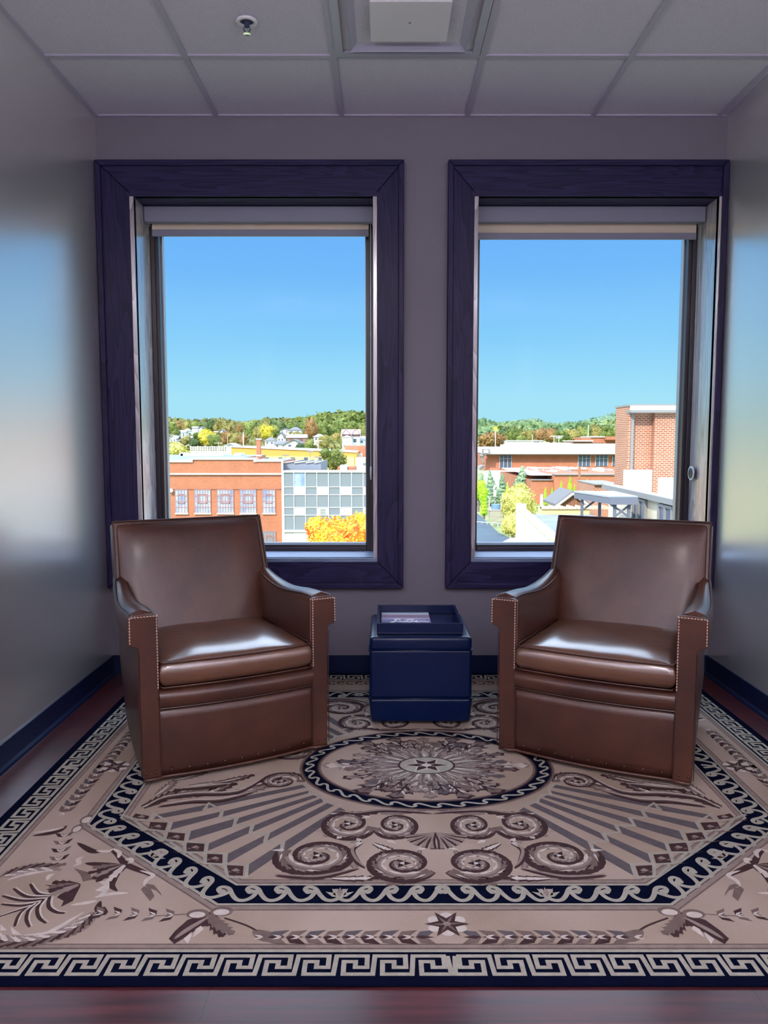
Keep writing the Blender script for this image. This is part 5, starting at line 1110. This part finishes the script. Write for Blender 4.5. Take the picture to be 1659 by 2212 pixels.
# -- electrical substation frames
r = thing('substation_frame', 'pale lattice of electrical substation frames left of the ochre building', 'substation', at(450, 985, 150).xyz - Vector((0, 0, 3)))
bm = NB(); o_ = r.location
for k in range(17):
    x = at(412 + k * 5.2, 970, 150).x; box(bm, x - .09, x + .09, 149.9, 150.1, o_.z, at(0, 963.5 + (k % 3), 150).z)
for y in (965.5, 970, 975, 980): z = at(0, y, 150).z; box(bm, at(412, 970, 150).x, at(497, 970, 150).x, 149.85, 150.05, z - .08, z + .08)
bmesh.ops.translate(bm, verts=bm.verts, vec=-o_); obj('lattice', bm, M_OFFW, r)
bm = NB()
for k in range(6): x = at(418 + k * 14, 970, 153).x; box(bm, x - .5, x + .5, 153, 154.5, o_.z, at(0, 974 + k % 2, 153).z)
bmesh.ops.translate(bm, verts=bm.verts, vec=-o_); obj('transformer_tanks', bm, M_STEEL, r)

# -- houses on the hill
def house(label, a, b, t, u, Y, wall=M_WHITE, roof=M_SHING, kind='side', extra=None):
    B = Bld('hillside_house', label, 'house', (a + b) / 2, Y); x0, x1 = B.X(a, 940), B.X(b, 940); zt_, zb_ = B.Z(t), B.Z(u); gz = min(B.o.z, zb_) - .3; he = lerp(zb_, zt_, .56); w = x1 - x0; d = max(6, w * .8)
    bm = NB(); box(bm, x0, x1, Y, Y + d, gz, he)
    if kind == 'gable': prism(bm, [(x0, he), ((x0 + x1) / 2, zt_ - .15), (x1, he)], d, 'Y', Y)
    B.part('wall', bm, wall); bm = NB(); o = .35
    if kind == 'gable':
        for s in (-1, 1):
            xe = x0 - o if s < 0 else x1 + o; xm = (x0 + x1) / 2
            prism(bm, [(xe, he - .2), (xm, zt_ - .02), (xm, zt_ + .22), (xe, he + .05)], d + .8, 'Y', Y - .4)
    elif kind == 'hip':
        v = [bm.verts.new(p) for p in ((x0 - o, Y - o, he), (x1 + o, Y - o, he), (x1 + o, Y + d + o, he), (x0 - o, Y + d + o, he), (lerp(x0, x1, .4), Y + d / 2, zt_), (lerp(x0, x1, .6), Y + d / 2, zt_))]
        for q in ((0, 1, 5, 4), (1, 2, 5), (2, 3, 4, 5), (3, 0, 4), (3, 2, 1, 0)): bm.faces.new([v[i] for i in q])
    else:
        prism(bm, [(Y - o, he), (Y + d / 2, zt_), (Y + d + o, he)], w + 2 * o, 'X', x0 - o)
    B.part('roof', bm, roof)
    n = max(2, int(w / 3)); zz = lerp(zb_, he, .35); hh = (he - zb_) * .38
    for k in range(n):
        xw = lerp(x0, x1, (k + .5) / n); bm = NB(); box(bm, xw - w * .09, xw + w * .09, Y - .08, Y, zz, zz + hh); B.part('window', bm, M_DGLASS)
    return B
HS = [('white house with grey roof lowest at the left edge of the hill', 357, 370, 937, 951, 330, M_WHITE, M_SHING, 'side'), ('small white house second from the left edge of the hill', 366, 380, 941, 955, 300, M_WHITE, M_SHINGP, 'gable'), ('white gabled house under the first russet trees', 372, 382, 932, 944, 345, M_WHITE, M_SHING, 'gable'),
      ('long white house with pale roof in the left hillside cluster', 386, 400, 929, 941, 350, M_WHITE, M_SHINGP, 'side'), ('tall white house at the top of the left hillside cluster', 397, 408, 925, 937, 362, M_WHITE, M_SHINGP, 'hip'), ('wide white house above the bushy tree', 392, 418, 942, 951, 292, M_WHITE, M_SHINGP, 'side'), ('low white house right above the bushy tree', 385, 398, 949, 957, 262, M_OFFW, M_SHING, 'side'),
      ('tiny white house high on the hill under the dark trees', 415, 425, 921, 928, 385, M_WHITE, M_SHINGP, 'side'), ('tiny white house beside the highest dark trees', 431, 437, 922, 928, 382, M_WHITE, M_SHING, 'gable'), ('white gabled house between the yellow tree and the russet trees', 474, 483, 928, 940, 335, M_WHITE, M_SHING, 'gable'), ('pale house half hidden left of the white gable', 461, 475, 931, 937, 345, M_OFFW, M_SHINGR, 'side'),
      ('white shed with pale sloping roof left of the ochre building', 488, 506, 959, 968, 175, M_WHITE, M_SHINGP, 'gable'), ('white house with porch at the left of the house cluster', 572, 592, 944, 962, 230, M_WHITE, M_SHING, 'hip'), ('white gabled house at the middle of the house cluster', 599, 613, 935, 956, 270, M_WHITE, M_SHING, 'gable'), ('wide white house at the top of the house cluster', 605, 624, 926, 936, 335, M_WHITE, M_SHING, 'gable'),
      ('large white house with grey gables at the top of the hill', 623, 650, 922, 938, 330, M_OFFW, M_SHING, 'hip'), ('brick house with long pale roof in the cluster', 620, 660, 938, 956, 245, M_BRICKD, M_SHINGP, 'side'), ('low white house with dark grey roof in front', 592, 618, 953, 968, 205, M_OFFW, M_SHING, 'side'), ('dark gabled house in front of the brick house', 617, 651, 950, 968, 202, M_OFFW, M_SHING, 'gable'),
      ('small white house with pyramid roof right of the russet tree', 677, 700, 937, 953, 255, M_WHITE, M_SHINGP, 'hip'), ('white wing house right of the large twin-gabled house', 775, 800, 942, 960, 225, M_WHITE, M_SHINGP, 'side')]
for h in HS: house(*h)
B = house('large white twin-gabled house with pink roof near the right edge', 739, 776, 927, 962, 220, M_WHITE, M_SHINGR, 'side')
for (a, b_) in ((741, 755), (762, 776)):
    bm = NB(); x0, x1 = B.X(a, 940), B.X(b_, 940); zt_, ze = B.Z(928), B.Z(938); prism(bm, [(x0, ze), ((x0 + x1) / 2, zt_), (x1, ze)], 1.2, 'Y', 219.2); B.part('gable', bm, M_WHITE)
    bm = NB(); xm = (x0 + x1) / 2
    for s in (x0 - .3, x1 + .3): prism(bm, [(s, ze - .2), (xm, zt_), (xm, zt_ + .3), (s, ze + .1)], 1.5, 'Y', 219)
    B.part('gable_trim', bm, M_SHINGR)
bm = NB(); box(bm, B.X(741), B.X(761), 217.5, 220, B.Z(962), B.Z(945)); prism(bm, [(B.X(739), B.Z(945)), (B.X(751), B.Z(940)), (B.X(763), B.Z(945))], 2.8, 'Y', 217.3); B.part('porch', bm, M_OFFW)

# -- poles and lamps
def pole(name, label, px, top, bot, Y, w=.14, mat=M_OFFW, arms=()):
    p = at(px, top, Y); q = at(px, bot, Y); gz = min(terr(p.x, Y), q.z)
    r = thing(name, label, 'pole', (p.x, Y, gz)); bm = NB(); tube(bm, [(0, 0, 0), (0, 0, p.z - gz)], [w, w * .7], 8); obj('shaft', bm, mat, r)
    for (dz, L) in arms: bm = NB(); box(bm, -L, L, -.06, .06, p.z - gz - dz - .08, p.z - gz - dz + .08); obj('crossarm', bm, mat, r)
pole('utility_pole', 'tall white pole on the hill left of the brick chimney', 525.5, 934, 968, 180, .16)
pole('utility_pole', 'white pole with crossarm right of the house cluster', 687, 946, 972, 170, .14, M_OFFW, ((.6, .9),))
pole('utility_pole', 'slender wooden pole above the electrical frames', 491.5, 940, 966, 200, .12, M_WOODP)
pole('utility_pole', 'short brown pole in the middle of the electrical frames', 471.5, 954, 968, 170, .10, M_WOODP, ((.3, .9),))
pole('street_lamp', 'double-headed car park lamp before the ochre wall', 670, 974, 1002, 112, .06, M_TRIMG, ((.1, .5),))
pole('street_lamp', 'left double-headed lamp by the ochre wall', 617, 982, 1002, 112, .06, M_TRIMG, ((.1, .5),))
pole('street_lamp', 'lamp beside the green tree', 685, 986, 1002, 112, .06, M_TRIMG, ((.1, .4),))
pole('utility_pole', 'brown wooden utility pole in front of the lower brick wall', 1252, 1008, 1080, 64, .13, M_WOODR, ((.3, .7), (.9, .5)))
pole('utility_pole', 'tall thin white mast before the wooded hillside', 1271, 918, 955, 230, .16)
pole('street_lamp', 'left of two lamp masts above the white roof', 1197, 941, 958, 150, .09, M_OFFW, ((.1, .8),))
pole('street_lamp', 'right of two lamp masts above the white roof', 1207.5, 941, 958, 152, .09, M_OFFW, ((.1, .8), (.4, .6)))
pole('utility_pole', 'short pole left of the two lamp masts', 1150, 940, 960, 180, .1, M_OFFW)
pole('vent_pipe', 'white upright vent pipe beside the gabled roof', 1170, 1068, 1092, 52, .12, M_WHITE)
p = at(1070.5, 926.5, 165); r = thing('sign_on_pole', 'square yellow sign on a pole above the broad rust-green tree', 'sign', (p.x, 165, terr(p.x, 165)))
h = p.z - r.location.z
bm = NB(); box(bm, -.36, .36, -.1, .1, h - .36, h + .36); sp = obj('sign_panel', bm, M_SIGNY, r); bm = NB(); tube(bm, [(0, 0, 0), (0, 0, h - .3)], .09, 8); obj('shaft', bm, M_STEEL, r)
bm = NB(); box(bm, -.15, .15, -.12, -.09, h - .16, h + .16); obj('emblem', bm, M_YEL, sp)

# -- long brick building with white fascia, right window
B = Bld('brick_building', 'long low red brick building with deep white fascia in the right window', 'building', 1180, 112, -9)
bm = NB(); B.rect(bm, 1049, 1420, 982, 1017, 0, 30); B.part('brick_wall', bm, M_BRICK)
bm = NB(); B.rect(bm, 1052, 1420, 969, 980.5, -1.4, 30); B.part('fascia', bm, M_WHITE)
bm = NB(); B.rect(bm, 1049, 1420, 980.5, 982.5, -.9, 1); B.part('soffit', bm, M_TRIMG)
bm = NB(); B.rect(bm, 1049, 1420, 1016, None, -.8, 1); B.part('plinth', bm, M_WHITE)
for (a, b_) in ((1079, 1104.5), (1248.5, 1274.5), (1285.5, 1312), (1322, 1350)):
    bm = NB(); B.rect(bm, a, b_, 984, 1012 if a < 1100 else 1007, -.1, .05); w = B.part('window', bm, M_DGLASS); bm = NB()
    for k in range(4): x = lerp(a, b_, k / 3); B.rect(bm, x - .35, x + .35, 984, 1012 if a < 1100 else 1007, -.2, 0)
    B.rect(bm, a, b_, 990, 990.7, -.2, 0); B.part('window_frame', bm, M_OFFW, w)
for (a, b_, t_, u_, Y_) in ((1128, 1233, 957, 969.5, 135), (1096, 1160, 961, 969.5, 130), (1245, 1420, 959, 969.5, 128), (1000, 1060, 966, 1000, 126)):
    bm = NB(); box(bm, at(a, 965, Y_).x, at(b_, 965, Y_).x, Y_, Y_ + 8, at(0, u_, Y_).z - .5, at(0, t_, Y_).z); B.part('roof_block', bm, M_WHITE)
for (a, t_) in ((1180, 956), (1197, 957), (1283, 963)): bm = NB(); box(bm, at(a, 965, 127).x, at(a + 4, 965, 127).x, 127, 128, at(0, 970, 127).z, at(0, t_, 127).z); B.part('roof_vent', bm, M_STEEL)
bm = NB(); B.rect(bm, 1037.5, 1053.5, 969.5, 980.5, -2.2, -1.5); sg = B.part('sign_box', bm, M_TRIMG); bm = NB(); B.rect(bm, 1041, 1050, 971.5, 978, -2.3, -2.2); B.part('sign_face', bm, M_OFFW, sg)
bm = NB(); pts = [B.X(x, y) for x, y in ()]
cu = [(1046, 981), (1041, 985), (1037, 985), (1040, 991), (1044, 999), (1046, 1006), (1041, 1007), (1036, 1010), (1034, 1014)]
tube(bm, [at(x, y, 110.2) for x, y in cu], [.25, .4, .12, .12, .12, .14, .3, .4, .45], 6); B.part('curved_bracket', bm, M_TRIMG)
# beyond it: cream warehouse, brick block
B = Bld('warehouse', 'low cream warehouse beyond the white roof', 'building', 1135, 210, -9); bm = NB(); B.rect(bm, 1095, 1170, 952, 962, 0, 20); B.part('wall', bm, M_OFFW); bm = NB(); B.rect(bm, 1094, 1171, 951, 952.6, -.3, 20); B.part('roof', bm, M_ROOFW); bm = NB(); B.rect(bm, 1153, 1164, 954, 959, -.2, 0); B.part('window', bm, M_TRIMG)
B = Bld('brick_building', 'two-step brick block with pale roof near the tall brick building', 'building', 1300, 160, -9); bm = NB(); B.rect(bm, 1275, 1360, 944.5, None, 0, 14); B.rect(bm, 1304, 1360, 943, 950, -1.5, 0); B.part('brick_wall', bm, M_BRICK)
bm = NB(); B.rect(bm, 1274, 1305, 942.5, 944.8, -.3, 8); B.rect(bm, 1233, 1275, 951.5, 953.5, -2, 8); B.part('roof', bm, M_OFFW); bm = NB(); B.rect(bm, 1234, 1275, 953.5, 966, -1, 6); B.part('side_wing', bm, M_BRICKD)
for k in range(4): bm = NB(); B.rect(bm, 1278 + k * 6.5, 1280.5 + k * 6.5, 956, 959, -.2, 0); B.part('window', bm, M_DGLASS)

# -- nearer brick building with cluttered white roof
B = Bld('brick_building', 'low red brick building with rooftop machinery behind the cypresses', 'building', 1250, 80, -9)
bm = NB(); B.rect(bm, 1198, 1400, 1025.5, None, 0, 22); B.rect(bm, 1150, 1198, 1037.5, None, .6, 22); B.part('brick_wall', bm, M_BRICK)
bm = NB(); B.rect(bm, 1197, 1400, 1024, 1026, -.2, 1); B.rect(bm, 1150, 1198, 1036.5, 1038, .4, 1.6); B.part('coping', bm, M_TRIMG)
bm = NB(); prism(bm, [(B.X(1148), B.Z(1038)), (B.X(1148), B.Z(1024)), (B.X(1196), B.Z(1035)), (B.X(1196), B.Z(1038))], 1, 'Y', 84); B.part('sloping_parapet', bm, M_BRICK)
bm = NB(); prism(bm, [(B.X(1146), B.Z(1024.5)), (B.X(1146), B.Z(1022.8)), (B.X(1197), B.Z(1034.6)), (B.X(1197), B.Z(1036.2))], 1.4, 'Y', 83.8); B.part('sloping_coping', bm, M_TRIMG)
bm = NB(); B.rect(bm, 1150, 1400, 1026.5, 1028, 1, 21); B.part('roof', bm, M_ROOFW)
rr = random.Random(12)
for k in range(16):
    a = 1152 + k * 11 + rr.uniform(-3, 3); w = rr.uniform(4, 13); Yk = rr.uniform(86, 98); bm = NB(); box(bm, at(a, 1010, Yk).x, at(a + w, 1010, Yk).x, Yk, Yk + 1.6, B.Z(1028), at(0, rr.uniform(1008, 1019), Yk).z)
    B.part('rooftop_unit', bm, (M_WHITE, M_OFFW, M_STEEL, M_CANO)[k % 4], bevel=.05)
bm = NB()
for k in range(7): x = B.X(1176 + k * 20); tube(bm, [(x, 90, B.Z(1028)), (x + .1, 90, at(0, 1009 + k % 3, 90).z), (x + 1.2, 90, at(0, 1011, 90).z)], .07, 6)
B.part('pipework', bm, M_STEEL)
B = Bld('brick_building', 'small weathered brick annexe beside the beige wall', 'building', 1302, 46, -9)
bm = NB(); B.rect(bm, 1285, 1345, 1046.5, None, 0, 4); B.part('brick_wall', bm, M_BRICKN); bm = NB(); B.rect(bm, 1284, 1345, 1045, 1047.3, -.2, 4); B.part('coping', bm, M_TRIMG)

# -- tall brick building at the right
B = Bld('tall_brick_building', 'tall near red brick building filling the right side of the right window', 'building', 1400, 36, -9)
X = lambda px: at(px, 960, 36).x
z1 = B.Z(878); zf = B.Z(887)
bm = NB(); box(bm, X(1356), X(1362), 36, 37.95, -9, z1); box(bm, X(1362), X(1411), 36.25, 37.95, -9, zf); box(bm, X(1411), X(1411) + 6, 35.9, 37.95, -9, zf); B.part('brick_wall', bm, M_BRICKN)
bm = NB(); box(bm, X(1355), X(1363), 35.9, 38.05, z1, z1 + .09); box(bm, X(1363), X(1363) + 8, 35.9, 38, B.Z(877), B.Z(877) + .08); B.part('coping', bm, M_TRIMG)
bm = NB(); box(bm, X(1358), X(1358) + 8, 35.85, 37.9, zf, B.Z(877)); B.part('fascia', bm, M_WHITE)
bm = NB(); box(bm, X(1355), X(1355) + 8, 35.6, 36.3, B.Z(892), zf + .02); B.part('gutter', bm, M_TRIMG)
bm = NB(); box(bm, X(1362), X(1367.5), 35.95, 36.2, B.Z(1034), B.Z(891)); B.part('downspout', bm, M_TRIMG)
bm = NB(); box(bm, X(1352), X(1410), 35.93, 36.25, -2.2, B.Z(1015)); box(bm, X(1422), X(1422) + 4, 35.8, 35.9, -2.2, B.Z(1031)); B.part('flashing', bm, M_WHITE)
# -- beige building running towards us
r = thing('beige_building', 'beige painted brick building with grey gutter below the tall brick one', 'building', (12, 28, -9))
O_ = Vector((12, 28, -9)); wx = lambda Y: 9.76 + (Y - 26) * .017
def bp(nm, bm, m, par=None, **k):
    bmesh.ops.translate(bm, verts=bm.verts, vec=-O_); return obj(nm, bm, m, par or r, **k)
zr = -.62
bm = NB(); prism(bm, [(wx(18), 18), (16, 18), (16, 34.6), (wx(34.6), 34.6)], zr - 1.05 + 9, 'Z', -9); prism(bm, [(wx(18), 18), (wx(18) + .25, 18), (wx(34.6) + .25, 34.6), (wx(34.6), 34.6)], .75, 'Z', zr - 1.07); bp('wall', bm, M_BEIGEB)
bm = NB(); prism(bm, [(wx(18) + .2, 18), (16, 18), (16, 35), (wx(34.6) + .2, 35)], .06, 'Z', zr - 1.05); bp('roof', bm, M_ROOFW); bm = NB(); prism(bm, [(wx(18) - .12, 18), (wx(18) + .02, 18), (wx(35) + .02, 35), (wx(35) - .12, 35)], .05, 'Z', zr - .14); bp('coping', bm, M_OFFW)
bm = NB(); prism(bm, [(wx(18) - .22, 18), (wx(18) + .02, 18), (wx(35) + .02, 35), (wx(35) - .22, 35)], .20, 'Z', zr - .34); bp('gutter', bm, M_TRIMG)
for (ya, yb) in ((29.3, 30.6), (26.4, 27.6), (23.6, 24.6)):
    bm = NB(); box(bm, wx(ya) - .06, wx(ya) + .02, ya, yb, zr - 3.2, zr - .5); w = bp('window', bm, M_DGLASS)
    bm = NB(); x = wx(ya)
    for q in ((ya - .1, ya, zr - 3.3, zr - .4), (yb, yb + .1, zr - 3.3, zr - .4), (ya, yb, zr - .5, zr - .4), ((ya + yb) / 2 - .05, (ya + yb) / 2 + .05, zr - 3.2, zr - .5)): box(bm, x - .12, x + .02, *q)
    bp('window_frame', bm, M_TRIMG, w)
# -- metal canopy with braced legs
r = thing('metal_canopy', 'grey flat-roofed metal canopy on braced legs by the beige wall', 'canopy', (8, 30, -9)); O_ = Vector((8, 30, -9))
zc_ = at(0, 1064, 30).z; xa, xb = at(1247, 1064, 31).x, 9.25
bm = NB(); prism(bm, [(xa, 31.6), (xa + .65, 28.6), (xb, 28.6), (xb, 31.6)], .06, 'Z', zc_ - .10); bp('roof_sheet', bm, M_CANO)
bm = NB(); prism(bm, [(xa + .02, 31.6), (xa + .65, 28.58), (xa + .75, 28.58), (xa + .12, 31.6)], .22, 'Z', zc_ - .34); box(bm, xa + .60, xb, 28.54, 28.575, zc_ - .345, zc_ - .07); bp('edge_beam', bm, M_CANF)
for (x, y) in ((xa + .25, 31.2), (xa + .85, 28.8), (xb - .25, 28.8), (xa + .95, 31.2)):
    bm = NB(); box(bm, x - .05, x + .05, y - .05, y + .05, -3.2, zc_ - .3); bp('leg', bm, M_CANF)
for (x, y, dx) in ((xa + .25, 31.2, .6), (xa + .85, 28.8, .6), (xb - .25, 28.8, -.7)):
    bm = NB(); tube(bm, [(x, y, -1.6), (x + dx, y, zc_ - .34)], .04, 6); bp('brace', bm, M_CANF)
bm = NB(); box(bm, xa - .2, xb, 28.4, 31.8, -9, -3.2); bp('deck', bm, M_TAN)
# -- white wall with stepped tiles and dark membrane roof
r = thing('white_walled_building', 'flat dark-roofed building with bright white side wall and stepped parapet tiles', 'building', (7, 32, -9)); O_ = Vector((7, 32, -9))
A_ = Vector((6.50, 37.5)); C_ = Vector((5.66, 26.1)); zp = -2.2
dirv = (C_ - A_); E_ = A_ + dirv * 1.35
bm = NB(); prism(bm, [(A_.x, A_.y), (E_.x, E_.y), (E_.x + .25, E_.y), (A_.x + .25, A_.y)], zp + 9, 'Z', -9); bp('side_wall', bm, M_WHITE)
bm = NB(); prism(bm, [(A_.x + .2, A_.y), (E_.x + .2, E_.y), (9.7, E_.y), (9.9, A_.y)], .2, 'Z', -2.55); bp('roof', bm, M_ROOFG)
for k in range(13):
    q = A_ + dirv * (k / 11); bm = NB(); box(bm, q.x - .06, q.x + .32, q.y - .55, q.y + .40, zp, zp + .10); bp('coping_tile', bm, M_TAN if k % 2 else M_STONE)
bm = NB(); box(bm, A_.x - .10, A_.x + .30, A_.y, A_.y + .5, -9, at(0, 1089, 37.5).z); bp('chimney', bm, M_WHITE)
bm = NB(); box(bm, A_.x + 1.0, 9.8, A_.y - .1, A_.y + .15, -3, at(0, 1090, 37.4).z - .12); pr = bp('parapet', bm, M_YEL2)
for k in range(8): bm = NB(); x = A_.x + 1.0 + k * .42; prism(bm, [(x, at(0, 1091, 37.4).z), (x + .40, at(0, 1094, 37.4).z - .04), (x + .40, at(0, 1094, 37.4).z - .12), (x, at(0, 1094, 37.4).z - .12)], .4, 'Y', A_.y - .2); bp('parapet_tile', bm, M_TAN)
# -- little gabled roof
r = thing('gabled_outbuilding', 'small red wooden gable with grey slate roof beyond the stepped parapet', 'building', (9.4, 42, -9)); O_ = Vector((9.4, 42, -9))
gx0, gx1, gm = at(1210, 1090, 42).x, at(1262, 1090, 42).x, at(1236, 1064, 42).x; ze, zp2 = at(0, 1089, 42).z, at(0, 1065, 42).z
bm = NB(); prism(bm, [(gx0, -9), (gx0, ze), (gm, zp2), (gx1, ze), (gx1, -9)], 2.4, 'Y', 42); bp('gable_wall', bm, M_WOODR)
bm = NB(); prism(bm, [(gx0 - .3, ze - .1), (gm, zp2 + .02), (gm, zp2 + .14), (gx0 - .3, ze + .02)], 3.2, 'Y', 41.8); prism(bm, [(gx1 + .3, ze - .1), (gm, zp2 + .02), (gm, zp2 + .14), (gx1 + .3, ze + .02)], 3.2, 'Y', 41.8)
bmesh.ops.translate(bm, verts=bm.verts, vec=(0, 0, .0)); bp('roof', bm, M_SHING)
bm = NB()
for a, b_ in (((gx0 - .3, ze - .14), (gm, zp2 - .02)), ((gx1 + .3, ze - .14), (gm, zp2 - .02))): tube(bm, [(a[0], 41.78, a[1]), (b_[0], 41.78, b_[1])], .07, 6)
bp('bargeboard', bm, M_OFFW)
bm = NB()
for k in range(6): x = lerp(gx0 + .2, gx1 - .2, k / 5); box(bm, x - .02, x + .02, 41.96, 42, -4, lerp(ze, zp2, 1 - abs(x - gm) / (gx1 - gm)) - .1)
bp('battens', bm, M_BARK)
# -- play frame, tub, fences
def simple(name, label, cat, base, parts):
    r = thing(name, label, cat, base); b0 = Vector(base)
    for nm, bm, m in parts: bmesh.ops.translate(bm, verts=bm.verts, vec=-b0); obj(nm, bm, m, r)
    return r
Yf = 66; zz = lambda y: at(0, y, Yf).z; xx = lambda x: at(x, 1090, Yf).x
bm1 = NB(); [box(bm1, xx(x) - .06, xx(x) + .06, Yf, Yf + .12, -5.42, zz(t)) for x, t in ((1057, 1075), (1083, 1073), (1088, 1094))]
bm2 = NB(); box(bm2, xx(1056), xx(1084), Yf - .5, Yf + 1.2, zz(1103), zz(1101)); 
bm3 = NB(); [box(bm3, xx(1058 + k * 2.4) - .03, xx(1058 + k * 2.4) + .03, Yf - .5, Yf - .44, zz(1126), zz(1102)) for k in range(11)]; box(bm3, xx(1056), xx(1084), Yf - .52, Yf - .42, zz(1114), zz(1113))
simple('wooden_deck', 'weathered wooden deck frame with posts among the cypresses', 'deck', (xx(1070), Yf, -5.42), [('post', bm1, M_WOODP), ('deck_board', bm2, M_WOODP), ('railing', bm3, M_WOODP)])
bm1 = NB(); lathe(bm1, [(0, zz(1101)), (.36, zz(1101)), (.40, zz(1090)), (.34, zz(1090)), (0, zz(1092))], c=(xx(1072), Yf + .3, 0), n=20)
simple('blue_tub', 'round blue tub standing on the wooden deck', 'tub', (xx(1072), Yf + .3, zz(1101)), [('body', bm1, M_BLUE)])
bm1 = NB(); tube(bm1, [(xx(1072), Yf + .9, zz(1101)), (xx(1071.5), Yf + .9, zz(1052))], .05, 6)
bm2 = NB(); tube(bm2, [(xx(1069), Yf + .9, zz(1058)), (xx(1073), Yf + .9, zz(1050)), (xx(1076), Yf + .9, zz(1049))], .10, 6); tube(bm2, [(xx(1071.5), Yf + .85, zz(1074)), (xx(1072), Yf + .85, zz(1060))], .13, 6)
simple('weathervane_post', 'slim post with pale ornament rising above the wooden deck', 'post', (xx(1072), Yf + .9, zz(1101)), [('shaft', bm1, M_TRIMG), ('ornament', bm2, M_OFFW)])
r = thing('wire_fence', 'pale wire fence crossing the grass at the lower left of the right window', 'fence', (at(1075, 1130, 60).x, 60, -5.42)); O_ = Vector(r.location)
bm = NB(); pA, pB = at(1030, 1127, 62), at(1124, 1134, 58); tube(bm, [pA, (pA + pB) / 2, pB], .035, 5); bp('top_rail', bm, M_OFFW)
for k in range(9): q = pA.lerp(pB, k / 8); bm = NB(); tube(bm, [(q.x, q.y, -5.42), (q.x, q.y, q.z)], .03, 5); bp('fence_post', bm, M_OFFW)
